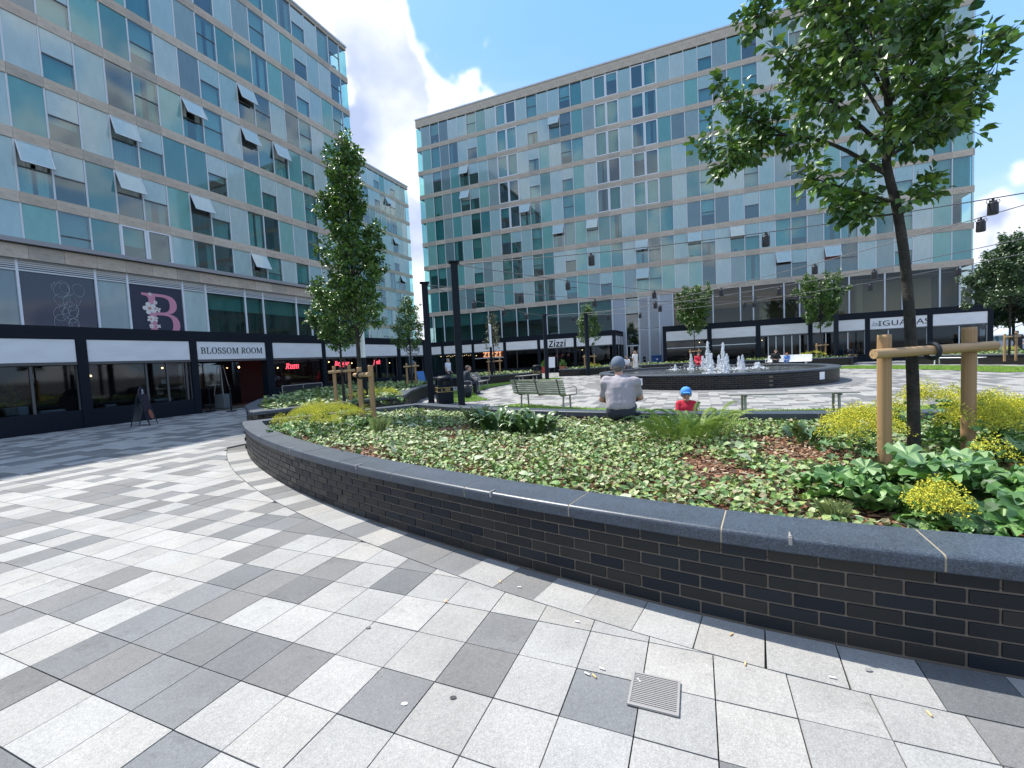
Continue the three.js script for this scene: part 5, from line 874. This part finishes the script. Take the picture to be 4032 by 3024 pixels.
{
  const navy = std(rgb(.012, .014, .03), .5), grey = std(rgb(.06, .075, .085), .35), pale = std(rgb(.6, .6, .6), .6);
  const g = aBoard('dark pavement sign with a white initial outside the left restaurant', W(518, 1686), W(620, 1671), 1.0, navy, grey, true, TURN_L + .75, M.black);
  mesh('sign_letter', text('B', serifBold, .15, .004), pale, g, [0, 1.06, .02]);
  const lines = []; for (let k = 0; k < 4; k++) lines.push(bx(-.16, .02 + .05 * (k % 2), .6 - k * .05, .617 - k * .05, .24, .252)); const ln = mesh('printed_lines', merge(lines), pale, g, [0, .02, -.11], [-.235, 0, 0]);
  mesh('printed_dish', new THREE.CircleGeometry(.16, 20), std(rgb(.25, .09, .06), .7), g, [0, .34, .19], [-.235, 0, 0]);
  const p = W(1313, 1545), blue = std(rgb(.035, .16, .42), .5), g2 = aBoard('blue pavement sign with chalk writing outside the neon windows', [p[0] - .1, 0, p[2]], [p[0] + .1, 0, p[2]], 1.0, blue, std(rgb(.1, .13, .16), .4), true, TURN_L + .5, M.black);
  const w = []; for (let k = 0; k < 8; k++) w.push(bx(-.2, -.2 + .18 + .2 * hash3(k, 4, 4), .86 - k * .08, .885 - k * .08, 0, .004)); mesh('chalk_lines', merge(w), std(rgb(.35, .6, .75), .8), g2, [0, .03, .262], [-.235, 0, 0]); mesh('sign_letter', text('6', serifBold, .14, .004), pale, g2, [0, 1.07, .02]);
  const p3 = onPlane(1655, 1490, nL, CLF + 1.5, d1), q3 = [nL[0] * (CLF + 1.5) + d1[0] * p3[0], nL[1] * (CLF + 1.5) + d1[1] * p3[0]]; aBoard('blue and black pavement sign at the far end of the left shop row', [q3[0], 0, q3[1]], [q3[0], 0, q3[1]], 1.05, blue, navy, false, TURN_L - .3, M.black);
  const s4 = sR(3803, CRF + 1.4), q4 = [nR[0] * (CRF + 1.4) + d2[0] * s4, nR[1] * (CRF + 1.4) + d2[1] * s4]; aBoard('brown pavement sign outside the corner restaurant', [q4[0], 0, q4[1]], [q4[0], 0, q4[1]], 1.15, std(rgb(.12, .05, .03), .6), navy, false, TURN_R + .6, M.wood);
}
// patio heater, barrier posts and low screen before the left shops
const atL = (u, off) => { const s = sL(u, CLF + off); return [nL[0] * (CLF + off) + d1[0] * s, nL[1] * (CLF + off) + d1[1] * s]; };
{
  const q = atL(868, -.75), g = thing('patio_heater', 'pyramid patio heater in the dark restaurant entrance', 'heater', [q[0], .03, q[1]], TURN_L + .3);
  mesh('base_box', rbx(-.22, .22, .03, .62, -.22, .22, .015), std(rgb(.12, .14, .15), .4), g); for (const [x, z] of [[-1, -1], [1, -1], [1, 1], [-1, 1]]) mesh('corner_bar', rod([x * .21, .6, z * .21], [x * .07, 1.85, z * .07], .014, .012, 6), M.steel, g); mesh('glass_tube', new THREE.CylinderGeometry(.05, .05, 1.2, 12).translate(0, 1.22, 0), GL.dark, g); mesh('hood', new THREE.ConeGeometry(.32, .12, 4).rotateY(Math.PI / 4).translate(0, 1.93, 0), M.steelDark, g); mesh('foot', rbx(-.24, .24, 0, .03, -.24, .24, .004), M.black, g);
  for (const [u, v] of [[830, 1621], [912, 1623]]) { const p = W(u, v), s = thing('barrier_post', 'black barrier post outside the dark restaurant entrance', 'post', [p[0], .03, p[2]], 0, 'barrier posts at the entrance'); mesh('pole', new THREE.CylinderGeometry(.025, .025, .95, 10).translate(0, .475, 0), M.black, s); mesh('foot', new THREE.CylinderGeometry(.17, .18, .03, 20).translate(0, .015, 0), M.black, s); mesh('knob', new THREE.SphereGeometry(.04, 10, 8).translate(0, .97, 0), M.black, s); mesh('rope_ring', new THREE.TorusGeometry(.04, .008, 5, 12).rotateX(1.57).translate(0, .9, 0), M.steelDark, s); }
  const a = atL(1105, 1.3), b = atL(1262, 1.3), sc = thing('low_screen', 'low dark terrace screen with pale top rail below the neon window', 'screen', [a[0], .03, a[1]], TURN_L), l = Math.hypot(b[0] - a[0], b[1] - a[1]); mesh('canvas', rbx(.05, l, .1, .78, -.008, .008, .002), M.blackSoft, sc); mesh('top_rail', rod([0, .82, 0], [l, .82, 0], .018, .018, 8), M.steel, sc); for (const x of [0, l / 2, l]) mesh('screen_post', rod([x, 0, 0], [x, .84, 0], .02, .02, 8), M.steel, sc);
  const pl = atL(30, -.55), pp = thing('potted_plant', 'leafy potted plant behind the first shop window', 'plant', [pl[0], .62, pl[1]], 0); mesh('pot', new THREE.CylinderGeometry(.16, .12, .22, 16).translate(0, .11, 0), std(rgb(.6, .57, .5), .7), pp); const L = new Leaves(), r = rng(55); for (let k = 0; k < 160; k++) { const d = rv(r); d.y = Math.abs(d.y) + .3; L.add(shapes[2], basis(V3(d.x * .2 * r(), .25 + d.y * .5 * r(), d.z * .2 * r()), d, rv(r), .16), leafTones[k % 5]); } mesh('foliage', L.geo(), leafMatFlat, pp).userData.kind = 'stuff';
}
// service things before the long block
const atR = (u, off) => { const s = sR(u, CRF + off); return [nR[0] * (CRF + off) + d2[0] * s, nR[1] * (CRF + off) + d2[1] * s]; };
{
  let q = atR(2584, -2.4); const g = thing('wheeled_bin', 'blue wheeled bin beside the louvred entrance', 'wheeled bin', [q[0], .03, q[1]], TURN_R + .2), bl = std(rgb(.02, .09, .3), .5); mesh('body', (() => { const b = new RoundedBoxGeometry(.85, .95, .7, 2, .05), p = b.attributes.position; for (let i = 0; i < p.count; i++) { const k = .85 + .15 * (p.getY(i) + .475) / .95; p.setX(i, p.getX(i) * k); p.setZ(i, p.getZ(i) * k); } b.computeVertexNormals(); return b.translate(0, .58, 0); })(), bl, g); mesh('lid', new RoundedBoxGeometry(.92, .12, .78, 2, .05).translate(0, 1.12, 0), bl, g); for (const s of [-1, 1]) mesh('wheel', new THREE.CylinderGeometry(.1, .1, .06, 16).rotateZ(Math.PI / 2).translate(s * .36, .1, -.24), M.blackSoft, g); mesh('label_patch', rbx(-.08, .08, .75, .9, .352, .358, .002), M.white, g);
  q = atR(2536, -2.2); const b = thing('bollard', 'short dark bollard beside the louvred entrance', 'bollard', [q[0], .03, q[1]]); mesh('shaft', new THREE.CylinderGeometry(.13, .13, 1.0, 16).translate(0, .5, 0), M.black, b); mesh('cap', new THREE.SphereGeometry(.13, 16, 8, 0, 6.2832, 0, 1.5708).translate(0, 1, 0), M.black, b); mesh('band', new THREE.CylinderGeometry(.133, .133, .06, 16).translate(0, .86, 0), M.steel, b);
  q = atR(2170, 1.2); const m = thing('menu_stand', 'white menu board on a stand outside the lettered shop front', 'sign board', [q[0], .03, q[1]], TURN_R); mesh('board', rbx(-.3, .3, .5, 1.5, -.02, .02, .006), M.white, m, [0, 0, 0], [-.12, 0, 0]); for (const s of [-1, 1]) mesh('leg', rod([s * .26, 0, .05], [s * .26, .55, -.06], .02, .02, 6), M.steelDark, m);
  for (const [u, lab, c] of [[2140, 'red planter pot outside the lettered shop front', [.42, .05, .04]], [2213, 'terracotta pot outside the lettered shop front', [.3, .1, .06]]]) { q = atR(u, .9); const p = thing('plant_pot', lab, 'plant pot', [q[0], .03, q[1]], 0); mesh('pot', new THREE.CylinderGeometry(.3, .22, .6, 18).translate(0, .3, 0), std(rgb(...c), .7), p); mesh('soil', new THREE.CircleGeometry(.27, 16).rotateX(-1.5708).translate(0, .603, 0), M.mulch, p); const L = new Leaves(), r = rng(u); for (let k = 0; k < 90; k++) { const d = rv(r); d.y = Math.abs(d.y) + .4; L.add(shapes[2], basis(V3(d.x * .3 * r(), .6 + d.y * .4 * r(), d.z * .3 * r()), d, rv(r), .2), leafTones[k % 5]); } mesh('foliage', L.geo(), leafMatFlat, p).userData.kind = 'stuff'; }
}
// drain grating let into the paving
{
  const c = [[.621, -1.974], [.696, -1.953], [.619, -1.752], [.435, -1.83], [.505, -2.017]], ctr = [.566, -1.884], g = thing('drain_grating', 'square steel drain grating let into the paving slabs', 'grating', [ctr[0], .034, ctr[1]], Math.atan2(-d2[1], d2[0])), w = .105;
  mesh('pit', rbx(-w, w, -.004, .0, -w, w, .001), std(rgb(.008, .008, .008), .9), g); mesh('rim', merge([bx(-w, w, 0, .008, -w, -w + .01), bx(-w, w, 0, .008, w - .01, w), bx(-w, -w + .01, 0, .0078, -w + .01, w - .01), bx(w - .01, w, 0, .0078, -w + .01, w - .01)]), M.steel, g);
  for (let k = 0; k < 17; k++) mesh('bar', boxGeo(2 * w - .02, .006, .0065), M.steel, g, [0, .003, -w + .016 + k * .0111]);
}
// litter on the slabs and in the joints
{
  const r = rng(9), butt = new THREE.CylinderGeometry(.004, .004, .026, 8).rotateZ(Math.PI / 2), mO = std(rgb(.62, .42, .2), .8), mW = std(rgb(.75, .73, .68), .8);
  for (const [u, v] of [[2371, 2632], [2312, 2652], [2340, 2661], [2273, 2447], [2515, 2678], [1970, 2289], [2045, 2311], [3240, 2500], [2935, 2613], [3278, 2667], [3660, 2810], [2880, 2497]]) { const p = W(u, v, .036), o = single('cigarette_end', butt, r() < .6 ? mW : mO, 'cigarette end lying on the paving near the planter wall', 'litter', 'cigarette ends'); o.position.set(...p); o.rotation.y = r() * 3; }
  const p = W(1748, 2366, .036), sh = leafShape(.45, .1, .3), L = new Leaves(); L.add(sh, basis(V3(0, .002, 0), V3(1, 0, .3), V3(0, 1, .1), .03), [.6, .45, .28]); const lf = single('fallen_leaf', L.geo(), leafMatFlat, 'small pale dry leaf on a dark slab', 'leaf'); lf.position.set(...p);
  const gum = new THREE.CircleGeometry(.013, 14).rotateX(-1.5708).scale(1.2, 1, .8); for (const [u, v, c] of [[1784, 2745, .05], [1592, 2770, .5], [3420, 2637, .2], [1450, 2470, .14]]) { const q = W(u, v, .0345), o = single('gum_spot', gum, std(rgb(c, c, c), .9), c > .3 ? 'pale chewing gum spot on a dark slab' : 'dark chewing gum spot on a slab', 'stain', 'gum spots'); o.position.set(...q); }
}
// parked cars far beyond the square
function car(label, u, dist, turn, c) {
  const d = dirOf(u, 1412 - (u - 2016) * .049), l = Math.hypot(d[0], d[2]), g = thing('parked_car', label, 'car', [d[0] * dist / l, 0, d[2] * dist / l], turn, 'cars beyond the square'), paint = phys(rgb(...c), .3, { clearcoat: 1, clearcoatRoughness: .05 });
  const prof = (pts) => { const s = new THREE.Shape(); pts.forEach(([x, y], i) => (i ? s.lineTo(x, y) : s.moveTo(x, y))); return s; };
  mesh('body', new THREE.ExtrudeGeometry(prof([[-2.1, .35], [-2.15, .8], [-1.9, .95], [1.0, .98], [2.0, .82], [2.15, .5], [2.1, .3]]), { depth: 1.62, bevelSize: .06, bevelThickness: .06, bevelSegments: 3 }).translate(0, 0, -.81), paint, g);
  mesh('cabin_glass', new THREE.ExtrudeGeometry(prof([[-1.85, .96], [-1.45, 1.42], [.05, 1.45], [.95, .98]]), { depth: 1.36, bevelSize: .04, bevelThickness: .05, bevelSegments: 2 }).translate(0, 0, -.68), GL.dark, g); mesh('roof_panel', rbx(-1.42, .05, 1.43, 1.5, -.68, .68, .03), paint, g);
  for (const [x, z] of [[-1.3, .8], [1.35, .8], [-1.3, -.8], [1.35, -.8]]) { const w = mesh('wheel', new THREE.CylinderGeometry(.32, .32, .2, 20).rotateX(1.5708), M.blackSoft, g, [x, .32, z]); mesh('rim', new THREE.CylinderGeometry(.2, .2, .21, 12).rotateX(1.5708), M.steel, w); }
  for (const z of [-.6, .6]) mesh('headlight', rbx(2.06, 2.16, .62, .74, z - .18, z + .18, .02), M.white, g);
}
car('white car parked far beyond the corner restaurant', 3950, 58, .9, [.7, .7, .72]); car('dark blue car parked far beyond the corner restaurant', 3870, 60, .9, [.03, .05, .1]);

// ---------------------------------------------------------------- people
function surfaceNets(f, lo, hi, cell) {
  const n = [0, 1, 2].map((k) => Math.ceil((hi[k] - lo[k]) / cell) + 2), [nx, ny, nz] = n, val = new Float32Array(nx * ny * nz), id = (x, y, z) => x + nx * (y + ny * z);
  for (let z = 0; z < nz; z++) for (let y = 0; y < ny; y++) for (let x = 0; x < nx; x++) val[id(x, y, z)] = f(lo[0] + (x - .5) * cell, lo[1] + (y - .5) * cell, lo[2] + (z - .5) * cell);
  const vi = new Int32Array(nx * ny * nz).fill(-1), pos = [], idx = [];
  for (let z = 0; z < nz - 1; z++) for (let y = 0; y < ny - 1; y++) for (let x = 0; x < nx - 1; x++) {
    let c = 0, sx = 0, sy = 0, sz = 0; const v = (a, b, d) => val[id(x + a, y + b, z + d)];
    for (let e = 0; e < 12; e++) { const ax = e >> 2, b = e & 1, d = (e >> 1) & 1, p = ax === 0 ? [0, b, d] : ax === 1 ? [b, 0, d] : [b, d, 0], q = [...p]; q[ax] = 1; const v0 = v(...p), v1 = v(...q); if ((v0 < 0) !== (v1 < 0)) { const t = v0 / (v0 - v1); c++; sx += p[0] + (ax === 0 ? t : 0); sy += p[1] + (ax === 1 ? t : 0); sz += p[2] + (ax === 2 ? t : 0); } }
    if (c) { vi[id(x, y, z)] = pos.length / 3; pos.push(lo[0] + (x - .5 + sx / c) * cell, lo[1] + (y - .5 + sy / c) * cell, lo[2] + (z - .5 + sz / c) * cell); }
  }
  const quad = (a, b, c, d, flip) => { if (a < 0 || b < 0 || c < 0 || d < 0) return; if (flip) idx.push(a, c, b, a, d, c); else idx.push(a, b, c, a, c, d); };
  for (let z = 1; z < nz - 1; z++) for (let y = 1; y < ny - 1; y++) for (let x = 1; x < nx - 1; x++) {
    const s = val[id(x, y, z)] < 0, V = (a, b, c) => vi[id(a, b, c)];
    if (s !== val[id(x + 1, y, z)] < 0) quad(V(x, y - 1, z - 1), V(x, y, z - 1), V(x, y, z), V(x, y - 1, z), !s);
    if (s !== val[id(x, y + 1, z)] < 0) quad(V(x - 1, y, z - 1), V(x - 1, y, z), V(x, y, z), V(x, y, z - 1), !s);
    if (s !== val[id(x, y, z + 1)] < 0) quad(V(x - 1, y - 1, z), V(x, y - 1, z), V(x, y, z), V(x - 1, y, z), !s);
  }
  const g = new THREE.BufferGeometry(); g.setAttribute('position', new THREE.Float32BufferAttribute(pos, 3)); g.setIndex(idx); g.computeVertexNormals(); return g;
}
const cap = (p, a, b, r0, r1) => { const x = b[0] - a[0], y = b[1] - a[1], z = b[2] - a[2], l = x * x + y * y + z * z || 1, t = clamp(((p[0] - a[0]) * x + (p[1] - a[1]) * y + (p[2] - a[2]) * z) / l, 0, 1); return Math.hypot(p[0] - a[0] - x * t, p[1] - a[1] - y * t, p[2] - a[2] - z * t) - lerp(r0, r1, t); };
const smin = (a, b, k) => { const h = clamp(.5 + .5 * (b - a) / k, 0, 1); return lerp(b, a, h) - k * h * (1 - h); };
const mix3 = (a, b, t) => [0, 1, 2].map((k) => lerp(a[k], b[k], t));
function netOf(prims, cell, k = .025) { const lo = [1e9, 1e9, 1e9], hi = [-1e9, -1e9, -1e9]; for (const [a, b, r0, r1] of prims) for (const q of [a, b]) for (let i = 0; i < 3; i++) { lo[i] = Math.min(lo[i], q[i] - Math.max(r0, r1) - .02); hi[i] = Math.max(hi[i], q[i] + Math.max(r0, r1) + .02); } return surfaceNets((x, y, z) => { const p = [x, y, z]; let d = 1e9; for (const [a, b, r0, r1] of prims) d = smin(d, cap(p, a, b, r0, r1), k); return d; }, lo, hi, cell); }
// joints for a 1.75 m adult; +z is ahead
const POSE = {
  stand: { pelvis: [0, .96, 0], chest: [0, 1.29, 0], neck: [0, 1.47, 0], head: [0, 1.63, .02], sh: .19, shY: 1.42, shZ: 0, el: [[-.25, 1.14, -.03], [.25, 1.14, -.03]], wr: [[-.24, .92, .1], [.24, .92, .1]], hip: .09, kn: [[-.1, .5, .03], [.1, .5, .03]], an: [[-.1, .09, -.02], [.1, .09, -.02]] },
  sit: { pelvis: [0, .11, 0], chest: [0, .42, .04], neck: [0, .58, .08], head: [0, .73, .13], sh: .19, shY: .53, shZ: .06, el: [[-.24, .27, .12], [.24, .27, .12]], wr: [[-.1, .2, .34], [.1, .2, .34]], hip: .09, kn: [[-.12, .1, .46], [.12, .1, .46]], an: [[-.11, -.34, .42], [.11, -.34, .42]] },
  run: { pelvis: [0, .95, 0], chest: [0, 1.27, .07], neck: [0, 1.45, .11], head: [0, 1.6, .15], sh: .19, shY: 1.4, shZ: .1, el: [[-.26, 1.15, .2], [.27, 1.17, -.12]], wr: [[-.2, 1.12, .42], [.3, .98, .05]], hip: .09, kn: [[-.1, .56, .3], [.1, .5, -.05]], an: [[-.1, .16, .42], [.1, .22, -.42]] },
};
POSE.stoop = { ...POSE.sit, chest: [0, .40, .09], neck: [.01, .555, .13], head: [.03, .70, .20], shY: .485, shZ: .1, sh: .19, el: [[-.26, .27, .16], [.27, .25, .18]], wr: [[-.09, .17, .36], [.12, .16, .36]] };
POSE.child = { ...POSE.stand, sh: .155, shY: 1.4, el: [[-.215, 1.13, .03], [.205, 1.13, .03]], wr: [[-.06, 1.02, .22], [.12, 1.04, .2]] };
POSE.kneel = { pelvis: [0, .44, 0], chest: [0, .76, .02], neck: [0, .94, .02], head: [0, 1.09, .05], sh: .155, shY: .87, shZ: .02, el: [[-.215, .66, .08], [.205, .66, .08]], wr: [[-.05, .63, .3], [.1, .64, .28]], hip: .085, kn: [[-.1, .08, .1], [.1, .08, .1]], an: [[-.1, .09, -.34], [.1, .09, -.34]] };
function person(label, pos, yaw, pose, o) {
  const g = thing('person', label, 'person', pos, yaw, o.group), S = o.scale ?? 1, J = POSE[pose], cell = o.cell ?? .02, hs = o.headScale ?? 1; g.scale.setScalar(S);
  const skin = std(rgb(...(o.skin ?? [.42, .26, .19])), .55), sx = [-1, 1];
  const shl = sx.map((s) => [s * J.sh, J.shY, J.shZ]), hip = sx.map((s) => [s * J.hip, J.pelvis[1] - .02, J.pelvis[2]]);
  const torso = (e) => [...sx.map((s) => [[s * .07, J.pelvis[1], J.pelvis[2]], [s * .085, J.chest[1], J.chest[2]], .098 + e, .102 + e]), [J.pelvis, J.chest, .1 + e, .115 + e], [shl[0], shl[1], .055 + e, .055 + e], [J.chest, J.neck, .1 + e, .055 + e]];
  const toe = J.an.map((a, k) => { const kn = J.kn[k], dz = a[2] - kn[2], dy = a[1] - kn[1]; const l = Math.hypot(dz, dy), f = [0, dz / l, -dy / l]; return [a[0] * 1.06, a[1] - .05 + f[1] * .15, a[2] + f[2] * .16]; });
  const body = [...torso(0), [J.neck, mix3(J.neck, J.head, .6), .055, .052]];
  sx.forEach((_, k) => { body.push([shl[k], J.el[k], .052, .043], [J.el[k], J.wr[k], .042, .029], [hip[k], J.kn[k], .088, .06], [J.kn[k], J.an[k], .056, .036], [J.an[k], toe[k], .036, .03]); });
  const parts = [netOf(body, cell)];
  // head: skull, jaw, nose, ears
  const hd = J.head, nod = o.nod ?? 0, hp = (x, y, z) => [hd[0] + x * hs, hd[1] + (y * Math.cos(nod) - z * Math.sin(nod)) * hs, hd[2] + (z * Math.cos(nod) + y * Math.sin(nod)) * hs], hr = hs;
  const headP = [[hp(0, .03, -.015), hp(0, .02, .02), .088 * hr, .08 * hr], [hp(0, -.06, .03), hp(0, -.09, .055), .058 * hr, .04 * hr], [hp(0, .01, .098), hp(0, -.03, .118), .009 * hr, .015 * hr], [hp(-.083, -.015, 0), hp(-.085, .02, -.005), .016 * hr, .02 * hr], [hp(.083, -.015, 0), hp(.085, .02, -.005), .016 * hr, .02 * hr], [hp(0, -.075, .09), hp(0, -.078, .094), .02 * hr, .02 * hr]];
  parts.push(netOf(headP, o.fine ? .006 : .012, .015));
  // hands: palm and five bent fingers
  sx.forEach((s, k) => {
    const w = J.wr[k], e = J.el[k], d = V3(w[0] - e[0], w[1] - e[1], w[2] - e[2]).normalize(), side = V3(1, 0, 0).sub(d.clone().multiplyScalar(d.x)).normalize(), dn = V3().crossVectors(side, d), at = (a, b, c) => { const v = V3(...w).addScaledVector(d, a).addScaledVector(side, b).addScaledVector(dn, c * -1); return [v.x, v.y, v.z]; };
    const P = [[at(0, 0, 0), at(.075, 0, .005), .026, .03], [at(.04, .02, .003), at(.078, .025, .006), .02, .018], [at(.04, -.02, .003), at(.075, -.026, .006), .02, .017]];
    [[.03, .07], [.01, .08], [-.011, .074], [-.03, .056]].forEach(([b, l]) => { const m = at(.085 + l * .5, b, .012), tip = at(.085 + l * .72, b * .95, .04); P.push([at(.075, b, .005), m, .0092, .0088], [m, tip, .0086, .0075]); });
    const ts = -s; P.push([at(.02, ts * .025, .005), at(.055, ts * .05, .016), .012, .01], [at(.055, ts * .05, .016), at(.085, ts * .045, .035), .0098, .008]);
    parts.push(netOf(P, o.fine ? .0045 : .009, .006));
  });
  mesh('body', merge(parts), skin, g);
  if (o.fine !== undefined || o.face) { const eyeM = std(rgb(.02, .015, .012), .3); for (const s of sx) mesh('eye', new THREE.SphereGeometry(.011 * hs, 8, 6), eyeM, g, hp(s * .034, .012, .092)); mesh('mouth', new RoundedBoxGeometry(.045 * hs, .009 * hs, .012, 2, .003), std(rgb(.28, .09, .08), .6), g, hp(0, -.058, .103)); for (const s of sx) mesh('eyebrow', new RoundedBoxGeometry(.034 * hs, .006, .01, 2, .002), std(rgb(.03, .02, .015), .8), g, hp(s * .035, .035, .093)); }
  // clothes
  const sl = o.sleeve ?? .55, lift = mix3(J.pelvis, J.chest, .24), top = [...torso(.03).slice(0, 4).map((q, k) => (k < 2 ? [[q[0][0], lift[1], lift[2]], q[1], q[2] + .006, q[3]] : k === 2 ? [lift, q[1], q[2], q[3]] : q)), ...sx.map((s, k) => [[s * .05, J.neck[1] - .03, J.neck[2] - .01], shl[k], .05, .058]), [J.chest, mix3(J.chest, J.neck, .85), .115, .072]];
  sx.forEach((_, k) => { if (sl <= 1) top.push([shl[k], mix3(shl[k], J.el[k], sl), .07, .066]); else top.push([shl[k], J.el[k], .07, .06], [J.el[k], mix3(J.el[k], J.wr[k], .93), .058, .044]); });
  if (o.loose) top.push([[-.08, J.pelvis[1] - .03, J.pelvis[2] - .02], [.08, J.pelvis[1] - .03, J.pelvis[2] - .02], .13, .13]);
  const sg = netOf(top, cell, .05); { const p = sg.attributes.position, nn = sg.attributes.normal; for (let i = 0; i < p.count; i++) { const k = (fbm(p.getX(i) * 9 + 3, p.getY(i) * 5, p.getZ(i) * 9, 3) - .5) * .03 + (noise3(p.getX(i) * 5, p.getY(i) * 26, p.getZ(i) * 5) - .5) * .008; p.setXYZ(i, p.getX(i) + nn.getX(i) * k, p.getY(i) + nn.getY(i) * k, p.getZ(i) + nn.getZ(i) * k); } sg.computeVertexNormals(); }
  mesh(o.topName ?? 'shirt', sg, std(rgb(...o.top), .9), g);
  const leg = o.leg ?? 1, bot = [[mix3(J.pelvis, J.chest, .32), J.pelvis, .104, .11], ...sx.map((s) => [[s * .075, J.pelvis[1] + .07, J.pelvis[2]], [s * .08, J.pelvis[1] - .03, J.pelvis[2]], .104, .108])];
  sx.forEach((_, k) => { bot.push([hip[k], mix3(hip[k], J.kn[k], Math.min(1, leg * 2)), .107, .083]); if (leg > .5) bot.push([J.kn[k], mix3(J.kn[k], J.an[k], (leg - .5) * 1.9), .078, .058]); });
  if (o.skirt) bot.push([J.pelvis, mix3(J.kn[0], J.kn[1], .5), .14, .17], [mix3(J.kn[0], J.kn[1], .5), mix3(J.an[0], J.an[1], .5), .15, .16]);
  mesh(o.skirt ? 'dress' : 'trousers', netOf(bot, cell, .03), std(rgb(...o.bottom), .9), g);
  sx.forEach((_, k) => mesh('shoe', netOf([[[J.an[k][0], J.an[k][1] - .03, J.an[k][2]], toe[k], .045, .042]], .014, .01), std(rgb(...(o.shoe ?? [.05, .05, .055])), .7), g));
  if (o.hair) { const hairP = [[hp(0, .045, -.02), hp(0, .05, .005), .096 * hr, .088 * hr], [hp(0, .0, -.045), hp(0, -.02, -.05), .082 * hr, .07 * hr], ...(o.long ? [[hp(0, -.02, -.06), hp(0, -.22, -.07), .085 * hr, .06 * hr]] : [])]; mesh('hair', netOf(hairP, .013, .02), std(rgb(...o.hair), .7), g); }
  if (o.cap) { const cg = netOf([[hp(0, .06, -.02), hp(0, .062, .015), .099 * hr, .09 * hr], [hp(0, .03, -.03), hp(0, .04, .01), .098 * hr, .092 * hr]], .009, .015), p = cg.attributes.position, cut = hp(0, .022, 0)[1]; mesh('cap', cg, std(rgb(...o.cap), .85), g); mesh('cap_peak', netOf([[hp(-.055, .058, .08), hp(-.04, .045, .165), .012, .008], [hp(.055, .058, .08), hp(.04, .045, .165), .012, .008], [hp(0, .066, .085), hp(0, .055, .178), .014, .008], [hp(-.028, .063, .085), hp(-.02, .052, .175), .013, .008], [hp(.028, .063, .085), hp(.02, .052, .175), .013, .008]], .006, .02), std(rgb(...o.cap), .85), g); }
  o.extra?.(g, J); return g;
}
{
  const to = (p, q) => Math.atan2(q[0] - p[0], q[1] - p[1]);
  // man on the coping, back to us
  const mp = W(2445, 1645, .545);
  person('man in pale grey T-shirt, dark shorts and blue grey cap sitting on the planter coping', [mp[0], .545, mp[2]], to([mp[0], mp[2]], [6.0, -20]), 'stoop', { cell: .011, fine: true, scale: 1.12, top: [.31, .285, .31], bottom: [.02, .026, .04], leg: .5, cap: [.10, .13, .18], skin: [.46, .25, .19], nod: .35, sleeve: .7, hair: [.12, .1, .09] });
  // child behind the wall looking at us
  person('young child in red T-shirt and bright blue cap kneeling behind the planter wall', [2.93, .045, -7.45], to([2.93, -7.45], [.6, 0]), 'kneel', { cell: .015, fine: true, face: true, scale: .69, headScale: 1.3, top: [.50, .02, .045], bottom: [.05, .06, .1], leg: .55, cap: [.06, .25, .62], skin: [.40, .24, .17], sleeve: .7, hair: [.03, .02, .015] });
  const { m5, m6, m7, m8 } = globalThis.seats, off = (m, a, f = .16) => { const t = to(m, C), x = [Math.cos(t), -Math.sin(t)], z = [Math.sin(t), Math.cos(t)]; return [m[0] + x[0] * a + z[0] * f, .48, m[1] + x[1] * a + z[1] * f]; };
  const face = (m) => to(m, C);
  const dark = person('seated person in dark blue jacket holding papers on the bench by the black posts', off(m5, -.3), face(m5) + .35, 'sit', { top: [.022, .028, .045], topName: 'jacket', sleeve: 2, bottom: [.03, .035, .05], hair: [.08, .06, .05], extra: (g) => mesh('papers', new RoundedBoxGeometry(.22, .28, .02, 2, .004), M.white, g, [0, .3, .42], [-.5, 0, 0]) });
  person('seated bald person in black on the bench by the black posts', off(m5, .45), face(m5) + .1, 'sit', { top: [.015, .015, .017], sleeve: 2, bottom: [.02, .02, .022] });
  { const d = dirOf(1763, 1425), l = Math.hypot(d[0], d[2]), k = 27.5; person('standing man in white shirt in front of the letter lights', [d[0] * k / l, .03, d[2] * k / l], 1.2, 'stand', { scale: .98, top: [.62, .66, .72], bottom: [.03, .035, .05], hair: [.2, .18, .16], sleeve: .6, leg: .97 }); }
  person('seated person in black top on the bench behind the fountain', off(m6, -.65), face(m6), 'sit', { top: [.018, .018, .02], bottom: [.02, .02, .024], hair: [.02, .015, .012], long: true });
  person('seated person in white top and jeans on the bench behind the fountain', off(m6, .05), face(m6) + .2, 'sit', { top: [.66, .66, .64], bottom: [.1, .11, .13], hair: [.12, .07, .04], long: true });
  person('standing person in white dress beside the bench behind the fountain', [off(m6, .75)[0], .03, off(m6, .75)[2]], face(m6) + .5, 'stand', { scale: .94, top: [.7, .68, .64], bottom: [.66, .64, .6], skirt: true, hair: [.2, .11, .05], long: true });
  person('seated person in red clothes on the bench behind the water jets', off(m7, -.05), face(m7), 'sit', { top: [.55, .03, .06], sleeve: 2, bottom: [.5, .03, .06], hair: [.02, .015, .012], long: true });
  person('seated person in black jacket bending over on the white bench', off(m8, -.75), face(m8) + .3, 'stoop', { top: [.018, .02, .02], sleeve: 2, bottom: [.03, .03, .03], hair: [.03, .025, .02] });
  person('small child in blue on the white bench', off(m8, -.05), face(m8), 'sit', { scale: .66, headScale: 1.2, top: [.1, .22, .48], sleeve: 2, bottom: [.12, .2, .4], hair: [.2, .06, .04], long: true });
  { const q = W(4005, 1393); const d = dirOf(4008, 1380), l = Math.hypot(d[0], d[2]), k = 42.0; person('person in dark clothes striding along beyond the far planter', [d[0] * k / l, .03, d[2] * k / l], -1.3, 'run', { scale: 1.0, top: [.018, .022, .035], sleeve: .55, bottom: [.02, .025, .035], hair: [.1, .06, .03] }); }
}
renderer.render(scene, camera);
